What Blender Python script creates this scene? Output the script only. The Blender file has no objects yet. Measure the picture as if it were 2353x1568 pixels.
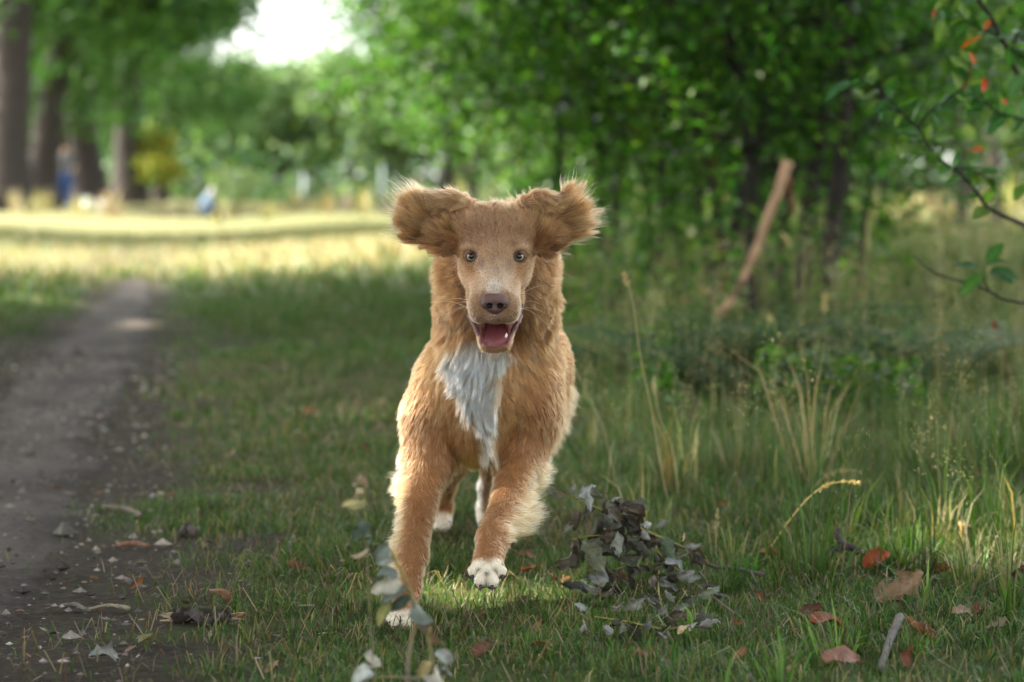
import bpy, math, random, colorsys
import numpy as np
from mathutils import Vector, Matrix, kdtree

scene = bpy.context.scene
rng = np.random.default_rng(7)
random.seed(7)

# ------------------------------------------------------------------ camera, sky, sun, exposure
CAM_H = 0.57
PITCH = math.atan((784 - 442) / 5556.0)
cam_data = bpy.data.cameras.new('camera')
cam_data.lens = 85.0
cam_data.sensor_width = 36.0
cam_data.clip_start = 0.05
cam_data.clip_end = 2000.0
cam_data.dof.use_dof = True
cam_data.dof.focus_distance = 3.23
cam_data.dof.aperture_fstop = 4.2
cam_data.dof.aperture_blades = 0
cam = bpy.data.objects.new('camera', cam_data)
cam.location = (0, 0, CAM_H)
cam.rotation_euler = (math.pi / 2 - PITCH, 0, 0)
scene.collection.objects.link(cam)
scene.camera = cam

SUN_DIR = Vector((-0.68, 0.20, 0.70)).normalized()      # towards the sun
world = bpy.data.worlds.new('World')
scene.world = world
world.use_nodes = True
wn, wl = world.node_tree.nodes, world.node_tree.links
wn.clear()
sky = wn.new('ShaderNodeTexSky')
sky.sky_type = 'NISHITA'
sky.sun_disc = False
sky.sun_elevation = math.asin(SUN_DIR.z)
sky.sun_rotation = math.atan2(SUN_DIR.x, SUN_DIR.y)
sky.air_density = 1.0
sky.dust_density = 2.5
hsv = wn.new('ShaderNodeHueSaturation')                  # a thin veil of bright high cloud: paler than a clear blue sky
hsv.inputs['Saturation'].default_value = 0.2
hsv.inputs['Value'].default_value = 1.0
bg = wn.new('ShaderNodeBackground')
bg.inputs['Strength'].default_value = 0.15
wo = wn.new('ShaderNodeOutputWorld')
wl.new(sky.outputs[0], hsv.inputs['Color'])
wl.new(hsv.outputs[0], bg.inputs['Color'])
wl.new(bg.outputs[0], wo.inputs['Surface'])

sun_data = bpy.data.lights.new('sun', 'SUN')
sun_data.energy = 3.1
sun_data.angle = math.radians(0.55)
sun_data.color = (1.0, 0.90, 0.74)
sun = bpy.data.objects.new('sun', sun_data)
sun.rotation_euler = SUN_DIR.to_track_quat('Z', 'Y').to_euler()
sun.location = (-20, 0, 30)
scene.collection.objects.link(sun)

scene.view_settings.view_transform = 'Standard'
scene.view_settings.look = 'None'
scene.view_settings.exposure = 3.05
scene.view_settings.gamma = 1.0
scene.view_settings.use_curve_mapping = False
cy = scene.cycles
cy.max_bounces = 7
cy.diffuse_bounces = 3
cy.glossy_bounces = 2
cy.transmission_bounces = 5
cy.transparent_max_bounces = 8
cy.caustics_reflective = False
cy.caustics_refractive = False
cy.sample_clamp_indirect = 6.0

# ------------------------------------------------------------------ helpers
def P(dx, dy, depth):
    """the point seen at (dx, dy) of a 2353 x 1568 picture, at a distance y = depth in front of the camera"""
    a, b = (dx - 1176.5) / 5556.0, -(dy - 784.0) / 5556.0
    s, c = math.sin(PITCH), math.cos(PITCH)
    d = np.array([a, c + b * s, -s + b * c])
    return np.array([0, 0, CAM_H]) + d * (depth / d[1])

def PX(p):
    """inverse of P for arrays of points"""
    p = np.asarray(p, dtype=float).reshape(-1, 3) - np.array([0, 0, CAM_H])
    s, c = math.sin(PITCH), math.cos(PITCH)
    f = p[:, 1] * c - p[:, 2] * s
    u = p[:, 1] * s + p[:, 2] * c
    return 1176.5 + p[:, 0] / f * 5556.0, 784.0 - u / f * 5556.0

def link(o):
    scene.collection.objects.link(o)
    return o

def tag(o, label=None, cat=None, group=None, kind=None):
    if label: o['label'] = label
    if cat: o['category'] = cat
    if group: o['group'] = group
    if kind: o['kind'] = kind
    return o

def empty(name, loc=(0, 0, 0), label=None, cat=None, group=None):
    o = bpy.data.objects.new(name, None)
    o.empty_display_size = 0.05
    o.location = loc
    link(o)
    return tag(o, label, cat, group)

def mesh_data(name, verts, faces, mat=None, smooth=True, col=None, extra=None):
    """faces: list of (n,3) / (n,4) int arrays.  col: (nverts,3) point colour attribute named col"""
    me = bpy.data.meshes.new(name)
    verts = np.ascontiguousarray(verts, dtype=np.float32)
    faces = [np.asarray(f, dtype=np.int32) for f in faces if len(f)]
    loops = np.concatenate([f.ravel() for f in faces])
    tot = np.concatenate([np.full(len(f), f.shape[1], np.int32) for f in faces])
    start = np.concatenate([[0], np.cumsum(tot)[:-1]]).astype(np.int32)
    me.vertices.add(len(verts)); me.vertices.foreach_set('co', verts.ravel())
    me.loops.add(len(loops)); me.loops.foreach_set('vertex_index', loops)
    me.polygons.add(len(tot)); me.polygons.foreach_set('loop_start', start); me.polygons.foreach_set('loop_total', tot)
    me.polygons.foreach_set('use_smooth', np.full(len(tot), bool(smooth)))
    me.update(calc_edges=True)
    if col is not None:
        a = me.attributes.new('col', 'FLOAT_COLOR', 'POINT')
        c = np.ones((len(verts), 4), np.float32); c[:, :3] = col
        a.data.foreach_set('color', c.ravel())
    if extra:
        for k, v in extra.items():
            a = me.attributes.new(k, 'FLOAT', 'POINT')
            a.data.foreach_set('value', np.asarray(v, np.float32))
    if mat: me.materials.append(mat)
    return me

def mesh_obj(name, verts, faces, mat=None, parent=None, **kw):
    o = bpy.data.objects.new(name, mesh_data(name, verts, faces, mat, **kw))
    link(o)
    if parent: o.parent = parent
    return o

class MB:
    """collects pieces into one mesh"""
    def __init__(s): s.v, s.t, s.q, s.c, s.n = [], [], [], [], 0
    def add(s, v, faces, col=(1, 1, 1)):
        v = np.asarray(v, float).reshape(-1, 3)
        for f in faces:
            f = np.asarray(f, int)
            if len(f): (s.t if f.shape[1] == 3 else s.q).append(f + s.n)
        c = np.asarray(col, float)
        s.c.append(np.broadcast_to(c, (len(v), 3)) if c.ndim == 1 else c)
        s.v.append(v); s.n += len(v)
    def data(s, name, mat, smooth=True):
        fs = []
        if s.t: fs.append(np.concatenate(s.t))
        if s.q: fs.append(np.concatenate(s.q))
        return mesh_data(name, np.concatenate(s.v), fs, mat, smooth, np.concatenate(s.c))
    def obj(s, name, mat, parent=None, smooth=True):
        o = link(bpy.data.objects.new(name, s.data(name, mat, smooth)))
        if parent: o.parent = parent
        return o

def norm(a):
    a = np.asarray(a, float)
    return a / np.maximum(np.linalg.norm(a, axis=-1, keepdims=True), 1e-9)

def smoothline(pts, n):
    """Catmull-Rom through pts (k,d) -> (n,d)"""
    p = np.asarray(pts, float)
    p = np.vstack([2 * p[0] - p[1], p, 2 * p[-1] - p[-2]])
    t = np.linspace(0, len(p) - 3 - 1e-6, n)
    i = t.astype(int); f = (t - i)[:, None]
    a, b, c, d = p[i], p[i + 1], p[i + 2], p[i + 3]
    return 0.5 * (2 * b + (c - a) * f + (2 * a - 5 * b + 4 * c - d) * f ** 2 + (3 * b - a - 3 * c + d) * f ** 3)

def tube(pts, rad, sides=8, cap=True, jitter=0.0, flat=None):
    pts = np.asarray(pts, float); n = len(pts)
    rad = np.broadcast_to(np.asarray(rad, float), (n,))
    tan = norm(np.gradient(pts, axis=0))
    up = np.array([0.31, 0.17, 0.93]) if abs(tan[0, 2]) < 0.85 else np.array([0.95, 0.2, 0.1])
    u = norm(np.cross(tan, up)); w = norm(np.cross(tan, u))
    a = np.linspace(0, 2 * math.pi, sides, endpoint=False)
    r = rad[:, None] * (1 + (rng.normal(0, jitter, (n, sides)) if jitter else 0))
    v = pts[:, None] + u[:, None] * (np.cos(a)[None] * r)[..., None] + w[:, None] * (np.sin(a)[None] * r * (flat or 1))[..., None]
    v = v.reshape(-1, 3)
    i = np.arange(n - 1)[:, None] * sides; j = np.arange(sides)[None]; k = (j + 1) % sides
    q = np.stack([i + j, i + k, i + sides + k, i + sides + j], -1).reshape(-1, 4)
    fs = [q]
    if cap:
        v = np.vstack([v, pts[0], pts[-1]])
        j = np.arange(sides); k = (j + 1) % sides
        fs.append(np.vstack([np.stack([np.full(sides, n * sides), k, j], -1),
                             np.stack([np.full(sides, n * sides + 1), (n - 1) * sides + j, (n - 1) * sides + k], -1)]))
    return v, fs

_lat = rng.random((33, 33, 33)).astype(np.float32)
_lat[32] = _lat[0]; _lat[:, 32] = _lat[:, 0]; _lat[:, :, 32] = _lat[:, :, 0]
def vnoise(p, scale=1.0, off=0.0):
    """value noise -1..1"""
    p = np.asarray(p, np.float32)
    if p.shape[-1] == 2: p = np.concatenate([p, np.full(p.shape[:-1] + (1,), 0.37, np.float32)], -1)
    p = p * scale + off
    i = np.floor(p).astype(int); f = p - i; f = f * f * (3 - 2 * f); i %= 32
    x, y, z = i[..., 0], i[..., 1], i[..., 2]; fx, fy, fz = f[..., 0], f[..., 1], f[..., 2]
    def L(a, b, c): return _lat[x + a, y + b, z + c]
    r = ((L(0,0,0)*(1-fx)+L(1,0,0)*fx)*(1-fy)+(L(0,1,0)*(1-fx)+L(1,1,0)*fx)*fy)*(1-fz) + \
        ((L(0,0,1)*(1-fx)+L(1,0,1)*fx)*(1-fy)+(L(0,1,1)*(1-fx)+L(1,1,1)*fx)*fy)*fz
    return r * 2 - 1
def fbm(p, scale=1.0, off=0.0, oct=3):
    return sum(vnoise(p, scale * 2 ** k, off + 7.3 * k) * 0.5 ** k for k in range(oct)) / 1.5
def sstep(a, b, x):
    t = np.clip((np.asarray(x, float) - a) / (b - a), 0, 1)
    return t * t * (3 - 2 * t)
def mix(a, b, t):
    return np.asarray(a) * (1 - t) + np.asarray(b) * t

# ------------------------------------------------------------------ materials
def new_mat(name):
    m = bpy.data.materials.new(name); m.use_nodes = True
    nt = m.node_tree; nt.nodes.clear()
    return m, nt.nodes, nt.links

def attr_mat(name, rough=0.6, spec=0.3, trans=0.0, tint=(1, 1, 1), nscale=None, namt=0.25, bump=0.0, bscale=60.0, transcol=None, sss=0.0, coat=0.0):
    """material whose colour is the mesh's own col attribute, with fine procedural grain; optional leaf translucency"""
    m, N, L = new_mat(name)
    out = N.new('ShaderNodeOutputMaterial')
    at = N.new('ShaderNodeAttribute'); at.attribute_name = 'col'
    c = at.outputs['Color']
    mul = N.new('ShaderNodeMix'); mul.data_type = 'RGBA'; mul.blend_type = 'MULTIPLY'; mul.inputs[0].default_value = 1.0
    L.new(c, mul.inputs[6]); mul.inputs[7].default_value = (*tint, 1); c = mul.outputs[2]
    tc = N.new('ShaderNodeTexCoord')
    if nscale:
        no = N.new('ShaderNodeTexNoise'); no.inputs['Scale'].default_value = nscale; no.inputs['Detail'].default_value = 4
        L.new(tc.outputs['Object'], no.inputs['Vector'])
        mr = N.new('ShaderNodeMapRange'); mr.inputs[1].default_value = 0.25; mr.inputs[2].default_value = 0.75
        mr.inputs[3].default_value = 1 - namt; mr.inputs[4].default_value = 1 + namt
        L.new(no.outputs[0], mr.inputs[0])
        m2 = N.new('ShaderNodeVectorMath'); m2.operation = 'SCALE'
        L.new(c, m2.inputs[0]); L.new(mr.outputs[0], m2.inputs['Scale']); c = m2.outputs[0]
    b = N.new('ShaderNodeBsdfPrincipled')
    b.inputs['Roughness'].default_value = rough
    b.inputs['Specular IOR Level'].default_value = spec
    b.inputs['Coat Weight'].default_value = coat
    if sss:
        b.inputs['Subsurface Weight'].default_value = sss; b.inputs['Subsurface Radius'].default_value = (0.004, 0.002, 0.001); b.inputs['Subsurface Scale'].default_value = 1.0
    L.new(c, b.inputs['Base Color'])
    if bump:
        n2 = N.new('ShaderNodeTexNoise'); n2.inputs['Scale'].default_value = bscale; n2.inputs['Detail'].default_value = 5
        L.new(tc.outputs['Object'], n2.inputs['Vector'])
        bu = N.new('ShaderNodeBump'); bu.inputs['Strength'].default_value = bump; bu.inputs['Distance'].default_value = 0.02
        L.new(n2.outputs[0], bu.inputs['Height']); L.new(bu.outputs[0], b.inputs['Normal'])
    sh = b.outputs[0]
    if trans:
        t = N.new('ShaderNodeBsdfTranslucent')
        g = N.new('ShaderNodeVectorMath'); g.operation = 'MULTIPLY'; g.inputs[1].default_value = transcol or (1.25, 1.5, 0.5)
        L.new(c, g.inputs[0]); L.new(g.outputs[0], t.inputs['Color'])
        mx = N.new('ShaderNodeMixShader'); mx.inputs[0].default_value = trans
        L.new(sh, mx.inputs[1]); L.new(t.outputs[0], mx.inputs[2]); sh = mx.outputs[0]
    L.new(sh, out.inputs['Surface'])
    return m

M_leaf = attr_mat('leaf_green', rough=0.42, spec=0.45, trans=0.48)
M_farleaf = attr_mat('leaf_far', rough=0.6, spec=0.25, trans=0.24)
M_blade = attr_mat('grass_blade', rough=0.5, spec=0.3, trans=0.30, transcol=(1.2, 1.3, 0.6))
M_dry = attr_mat('dry_leaf', rough=0.62, spec=0.28, trans=0.12, transcol=(1.2, 1.0, 0.7), nscale=90, namt=0.28, bump=0.35, bscale=140)
M_bark = attr_mat('bark', rough=0.85, spec=0.15, nscale=14, namt=0.45, bump=0.9, bscale=22)
M_twig = attr_mat('twig', rough=0.75, spec=0.2, nscale=120, namt=0.3, bump=0.5, bscale=160)
M_cloth = attr_mat('cloth', rough=0.8, spec=0.2, nscale=20, namt=0.1)
M_paint = attr_mat('paint', rough=0.5, spec=0.4, nscale=12, namt=0.08)

# ------------------------------------------------------------------ terrain, path
def path_x(y):
    ys = np.array([0., 3.1, 3.5, 4.15, 5.9, 8.2, 11.2, 14, 16, 20, 26, 34, 60])
    rt = np.array([-.62, -.62, -.66, -.72, -.97, -1.25, -1.64, -2.05, -2.36, -2.95, -3.7, -4.6, -7.5])
    lt = np.array([-1.20, -1.20, -1.22, -1.25, -1.34, -1.70, -2.02, -2.35, -2.62, -3.5, -4.4, -5.4, -8.4])
    return np.interp(y, ys, lt), np.interp(y, ys, rt)

def path_mask(x, y):
    """1 on the trodden path, falling to 0 over its bare verges"""
    l, r = path_x(y)
    n = 0.10 * vnoise(np.stack([x, y], -1), 3.0) + 0.05 * vnoise(np.stack([x, y], -1), 9.0)
    d = np.maximum(l - x, x - r) + n
    return sstep(0.28, -0.02, d) * (sstep(16.6, 15.6, y) + .5 * sstep(18.3, 19.5, y) * sstep(27, 25, y))

def soil_mask(x, y):
    """bare dark soil between the grass tufts near the path and under the dog"""
    p = np.stack([x, y], -1)
    l, r = path_x(y)
    near = sstep(.55, 0.0, x - r) * sstep(-.8, 0.0, x - l)
    close = sstep(4.4, 2.9, y) * sstep(0.15, -0.45, x)
    n = fbm(p, 2.6, 3.1) + 0.6 * vnoise(p, 8.0)
    return np.clip(sstep(0.12, 0.8, n * 0.75 + near * 0.62 + close * 0.46), 0, 1)

def height(x, y):
    x = np.asarray(x, float); y = np.asarray(y, float)
    l, r = path_x(y); c = (l + r) / 2
    far = sstep(9, 18, y)
    bank = 0.13 * sstep(0.35, 3.2, np.abs(x - c)) * far
    n = 0.015 * vnoise(np.stack([x, y], -1), 1.1) * sstep(2, 4, y) + 0.05 * vnoise(np.stack([x, y], -1), 0.21, 5.) * sstep(8, 25, y)
    n = n + 0.004 * vnoise(np.stack([x, y], -1), 7.0)
    pm = path_mask(x, y)
    return bank + n - 0.018 * pm - 0.004

def G(dx, dy):
    """ground point seen at (dx, dy)"""
    d = 3167.0 / (dy - 442.0)
    for _ in range(12):
        p = P(dx, dy, d)
        g = float(height(p[0], p[1])); d *= (CAM_H - g) / (CAM_H - p[2])
    p = P(dx, dy, d); p[2] = float(height(p[0], p[1]))
    return p

def on_ground(x, y): return np.array([x, y, float(height(x, y))])

xs = np.unique(np.concatenate([np.linspace(-600, -40, 15), np.linspace(-40, -6, 35), np.arange(-6, -2.6, .12), np.arange(-2.6, 2.4, .035), np.arange(2.4, 8, .12), np.linspace(8, 40, 33), np.linspace(40, 600, 15)]))
ys = np.unique(np.concatenate([np.linspace(-60, 1, 16), np.arange(1, 2.4, .1), np.arange(2.4, 6, .035), np.arange(6, 12, .08), np.arange(12, 30, .25), np.arange(30, 80, 1.), np.linspace(80, 900, 40)]))
gx, gy = np.meshgrid(xs, ys, indexing='ij')
gz = height(gx, gy)
nv = np.stack([gx, gy, gz], -1).reshape(-1, 3)
ii = np.arange(len(xs) - 1)[:, None] * len(ys) + np.arange(len(ys) - 1)[None]
gq = np.stack([ii, ii + len(ys), ii + len(ys) + 1, ii + 1], -1).reshape(-1, 4)

def ground_material():
    m, N, L = new_mat('soil_and_thatch')
    out = N.new('ShaderNodeOutputMaterial'); b = N.new('ShaderNodeBsdfPrincipled')
    tc = N.new('ShaderNodeTexCoord')
    def noise(s, d=5, r=0.6):
        n = N.new('ShaderNodeTexNoise'); n.inputs['Scale'].default_value = s; n.inputs['Detail'].default_value = d; n.inputs['Roughness'].default_value = r
        L.new(tc.outputs['Object'], n.inputs['Vector']); return n.outputs[0]
    def ramp(f, stops):
        r = N.new('ShaderNodeValToRGB'); e = r.color_ramp.elements
        while len(e) < len(stops): e.new(0.5)
        for el, (p, c) in zip(e, stops): el.position = p; el.color = (*c, 1)
        L.new(f, r.inputs[0]); return r.outputs[0]
    def mixc(a, c, f):
        x = N.new('ShaderNodeMix'); x.data_type = 'RGBA'; L.new(f, x.inputs[0]); L.new(a, x.inputs[6]); L.new(c, x.inputs[7]); return x.outputs[2]
    soil = ramp(noise(70, 8, .7), [(0.25, (.016, .012, .009)), (0.5, (.042, .032, .025)), (0.68, (.085, .066, .052)), (0.8, (.18, .145, .115))])
    grassy = ramp(noise(9, 6, .7), [(0.3, (.030, .050, .014)), (0.55, (.060, .085, .022)), (0.75, (.12, .12, .045))])
    dry_lit = ramp(noise(5, 6, .7), [(0.3, (.13, .115, .05)), (0.7, (.25, .20, .105))])
    a1 = N.new('ShaderNodeAttribute'); a1.attribute_name = 'soil'
    a2 = N.new('ShaderNodeAttribute'); a2.attribute_name = 'dry_lit'
    c = mixc(grassy, dry_lit, a2.outputs['Fac'])
    # soil mask broken up by fine noise
    ad = N.new('ShaderNodeMath'); ad.operation = 'MULTIPLY_ADD'; L.new(noise(24, 6, .7), ad.inputs[0]); ad.inputs[1].default_value = 0.9; ad.inputs[2].default_value = -0.45
    su = N.new('ShaderNodeMath'); su.operation = 'ADD'; su.use_clamp = True; L.new(ad.outputs[0], su.inputs[0]); L.new(a1.outputs['Fac'], su.inputs[1])
    c = mixc(c, soil, su.outputs[0])
    L.new(c, b.inputs['Base Color']); b.inputs['Roughness'].default_value = .95; b.inputs['Specular IOR Level'].default_value = .1
    bu = N.new('ShaderNodeBump'); bu.inputs['Strength'].default_value = .8; bu.inputs['Distance'].default_value = .012
    L.new(noise(90, 8, .7), bu.inputs['Height']); L.new(bu.outputs[0], b.inputs['Normal'])
    L.new(b.outputs[0], out.inputs[0])
    return m
sm = np.maximum(soil_mask(gx, gy) * 0.95 * sstep(14, 8, gy), path_mask(gx, gy) * 0.9)
dry_lit_f = np.clip(sstep(14, 18.5, gy) * (1 - .45 * sstep(25, 31, gy)) * (0.8 + 0.5 * fbm(np.stack([gx, gy], -1), .25)), 0, 1)  # dry tan ground, made paler in this band to imitate sunlight
ground = mesh_obj('ground', nv, [gq], ground_material(), extra={'soil': sm.ravel(), 'dry_lit': dry_lit_f.ravel()})
tag(ground, 'dark soil and trampled grassy ground of the clearing, running back to the trees', kind='structure')

# the trodden path: a sheet a little above the ground with ragged edges
def path_material():
    m, N, L = new_mat('trodden_earth')
    out = N.new('ShaderNodeOutputMaterial'); b = N.new('ShaderNodeBsdfPrincipled'); tc = N.new('ShaderNodeTexCoord')
    def noise(s, d=6, r=.65, st=(1, 1, 1)):
        mp = N.new('ShaderNodeMapping'); mp.inputs['Scale'].default_value = st; L.new(tc.outputs['Object'], mp.inputs[0])
        n = N.new('ShaderNodeTexNoise'); n.inputs['Scale'].default_value = s; n.inputs['Detail'].default_value = d; n.inputs['Roughness'].default_value = r
        L.new(mp.outputs[0], n.inputs['Vector']); return n.outputs[0]
    r = N.new('ShaderNodeValToRGB'); e = r.color_ramp.elements
    e.new(.5); e.new(.6)
    for el, (p, c) in zip(e, [(.32, (.024, .020, .017)), (.45, (.075, .063, .054)), (.58, (.155, .131, .114)), (.74, (.33, .28, .24))]): el.position = p; el.color = (*c, 1)
    ad = N.new('ShaderNodeMath'); ad.operation = 'MULTIPLY_ADD'; ad.inputs[1].default_value = .55
    L.new(noise(85, 8, .75), ad.inputs[0])
    sc = N.new('ShaderNodeMath'); sc.operation = 'MULTIPLY'; sc.inputs[1].default_value = .5; L.new(noise(3.5, 5, .6, (1, .55, 1)), sc.inputs[0]); L.new(sc.outputs[0], ad.inputs[2])
    L.new(ad.outputs[0], r.inputs[0])
    r2 = N.new('ShaderNodeValToRGB'); e2 = r2.color_ramp.elements; e2.new(.5); e2.new(.6)
    for el, (p, c) in zip(e2, [(0.25, (.016, .012, .009)), (0.5, (.042, .032, .025)), (0.68, (.085, .066, .052)), (0.8, (.18, .145, .115))]): el.position = p; el.color = (*c, 1)
    L.new(noise(70, 8, .7), r2.inputs[0])
    at = N.new('ShaderNodeAttribute'); at.attribute_name = 'edge'
    ee = N.new('ShaderNodeMath'); ee.operation = 'MULTIPLY_ADD'; L.new(noise(9, 7, .7), ee.inputs[0]); ee.inputs[1].default_value = 1.6; L.new(at.outputs['Fac'], ee.inputs[2])
    e3 = N.new('ShaderNodeMapRange'); e3.inputs[1].default_value = 1.15; e3.inputs[2].default_value = 1.75; L.new(ee.outputs[0], e3.inputs[0])
    mx = N.new('ShaderNodeMix'); mx.data_type = 'RGBA'; L.new(e3.outputs[0], mx.inputs[0]); L.new(r.outputs[0], mx.inputs[6]); L.new(r2.outputs[0], mx.inputs[7])
    L.new(mx.outputs[2], b.inputs['Base Color'])
    b.inputs['Roughness'].default_value = .9; b.inputs['Specular IOR Level'].default_value = .15
    bu = N.new('ShaderNodeBump'); bu.inputs['Strength'].default_value = 1.0; bu.inputs['Distance'].default_value = .022
    L.new(noise(70, 8, .75), bu.inputs['Height']); L.new(bu.outputs[0], b.inputs['Normal'])
    L.new(b.outputs[0], out.inputs[0]); return m
py = np.concatenate([np.arange(1.5, 8, .045), np.arange(8, 16.45, .1)])
pl, pr = path_x(py)
sh = .49 * sstep(15.3, 16.5, py) * (pr - pl); pl, pr = pl + sh, pr - sh
wob = lambda o: .045 * vnoise(np.stack([py * 0 + o, py], -1), 2.3) + .03 * vnoise(np.stack([py * 0 + o, py], -1), 8.)
pl = pl + wob(.3); pr = pr + wob(7.7)
t = np.linspace(0, 1, 14)
pxx = pl[:, None] * (1 - t) + pr[:, None] * t; pyy = np.repeat(py[:, None], 14, 1)
pz = height(pxx, pyy) + .006 + .004 * vnoise(np.stack([pxx, pyy], -1), 6.) - .016 * (np.abs(t - .5) * 2)[None] ** 6
i0 = np.arange(len(py) - 1)[:, None] * 14 + np.arange(13)[None]
pq = np.stack([i0, i0 + 1, i0 + 15, i0 + 14], -1).reshape(-1, 4)
path = mesh_obj('path', np.stack([pxx, pyy, pz], -1).reshape(-1, 3), [pq], path_material(), extra={'edge': np.tile((np.abs(t - .5) * 2) ** 1.5, len(py))})
tag(path, 'narrow grey trodden earth footpath running back through the grass', kind='structure')

# ------------------------------------------------------------------ grass
def in_view(n, y0, y1, margin=.35, pw=1.0):
    y = (rng.random(n) * (y1 ** (1 + pw) - y0 ** (1 + pw)) + y0 ** (1 + pw)) ** (1 / (1 + pw)) if pw > -1 else y0 * (y1 / y0) ** rng.random(n)
    x = (rng.random(n) * 2 - 1) * (0.2118 * y + margin)
    return x, y

def blade_mesh(x, y, h, w, lean, col, z=None, la=None):
    """bent three-triangle blades of grass"""
    n = len(x)
    z = height(x, y) - .003 if z is None else z
    az = rng.random(n) * 2 * math.pi
    fx, fy = np.cos(az), np.sin(az)
    la = az + rng.normal(0, 1.0, n) + math.pi / 2 if la is None else la
    if la is not None and len(la) == n: az = la + math.pi / 2 + rng.normal(0, .5, n); fx, fy = np.cos(az), np.sin(az)
    l1 = lean * h
    base = np.stack([x, y, z], -1)
    side = np.stack([fx, fy, np.zeros(n)], -1) * (w / 2)[:, None]
    ld = np.stack([np.cos(la), np.sin(la), np.zeros(n)], -1)
    mid = base + ld * (l1 * .38)[:, None]; mid[:, 2] += h * .62 * np.sqrt(np.maximum(1 - (lean * .5) ** 2, .2))
    tip = base + ld * l1[:, None]; tip[:, 2] += h * np.sqrt(np.maximum(1 - lean ** 2, .06))
    v = np.stack([base - side, base + side, mid - side * .75, mid + side * .75, tip], 1).reshape(-1, 3)
    k = np.arange(n)[:, None] * 5
    q = k + np.array([[0, 1, 3, 2]]); tr = k + np.array([[2, 3, 4]])
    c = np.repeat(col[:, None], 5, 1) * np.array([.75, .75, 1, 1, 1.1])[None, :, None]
    return v, [tr, q], c.reshape(-1, 3)

def pick_cols(n, pal, wts, jit=.18):
    pal = np.array(pal); c = pal[rng.choice(len(pal), n, p=np.array(wts) / sum(wts))]
    return c * np.exp(rng.normal(0, jit, (n, 1))) * (1 + rng.normal(0, .05, (n, 3)))

GR = [(.050, .118, .020), (.078, .140, .026), (.038, .098, .020), (.13, .145, .042), (.24, .19, .09)]
def tall_zone(x, y):
    """where the mown lawn gives way to tall wild grass, on the right"""
    edge = np.interp(y, [2, 3, 4.2, 5, 7, 10, 14, 20, 30], [1.0, .55, .20, .16, .14, .0, -.35, -.7, -1.4])
    return sstep(-.12, .12, x - edge + .12 * vnoise(np.stack([x, y], -1), 2.2))

mb = MB()
def lawn(n, y0, y1, hmin, hmax, wid, margin, pw=1.):
    x, y = in_view(n, y0, y1, margin, pw)
    p = np.stack([x, y], -1)
    tall = tall_zone(x, y)
    bare = soil_mask(x, y) * (1 - .7 * tall) * sstep(14, 8, y)
    tuft = np.clip(.55 + .75 * fbm(p, 7.), 0, 1)
    keep = rng.random(n) < np.clip((1 - .93 * bare) * (.35 + .75 * tuft), 0, 1) * (1 - .99 * path_mask(x, y)) * (1 - .62 * sstep(17, 18.5, y) * sstep(26, 24, y) * (x < .5))  # lawn thinned in the sunlit band so the paler ground shows
    x, y, p, tall, tuft = x[keep], y[keep], p[keep], tall[keep], tuft[keep]
    m = len(x)
    h = rng.uniform(hmin, hmax, m) * (.5 + .75 * tuft) * (1 + .6 * tall)
    dryness = np.clip(.5 + .9 * fbm(p, 1.3, 11.), 0, 1)
    c = pick_cols(m, GR, [5, 4, 3, 1.2, .5])
    dm = rng.random(m) < (.06 + .30 * dryness ** 2 + .55 * sstep(14, 20, y))  # more straw blades further back, also to brighten the sunlit band
    c[dm] = pick_cols(dm.sum(), [(.24, .19, .10), (.17, .14, .06), (.30, .245, .14)], [2, 2, 1])
    h[dm] *= .8
    w = wid * rng.uniform(.6, 1.3, m)
    lean = np.clip(rng.normal(.62, .25, m), .05, .98)
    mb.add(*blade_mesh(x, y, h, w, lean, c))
lawn(180000, 2.45, 5.6, .012, .036, .0022, .6)
lawn(115000, 5.6, 13, .02, .05, .006, 1.1)
lawn(55000, 13, 34, .06, .13, .016, 2.2)
# flattened dead thatch between the living blades
x, y = in_view(32000, 2.45, 8, .3)
k = rng.random(len(x)) < (.35 + .65 * np.clip(.5 + fbm(np.stack([x, y], -1), 3.3, 2.), 0, 1)) * (1 - path_mask(x, y)); x, y = x[k], y[k]; m = len(x)
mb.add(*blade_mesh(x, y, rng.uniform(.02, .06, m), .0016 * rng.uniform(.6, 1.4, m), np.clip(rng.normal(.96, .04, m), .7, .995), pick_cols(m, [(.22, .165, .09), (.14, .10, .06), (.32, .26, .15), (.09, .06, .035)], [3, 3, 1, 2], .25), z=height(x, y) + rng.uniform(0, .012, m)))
grass = mb.obj('grass', M_blade)
tag(grass, 'short green grass with bare worn patches beside the path', 'grass', kind='stuff')

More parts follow.
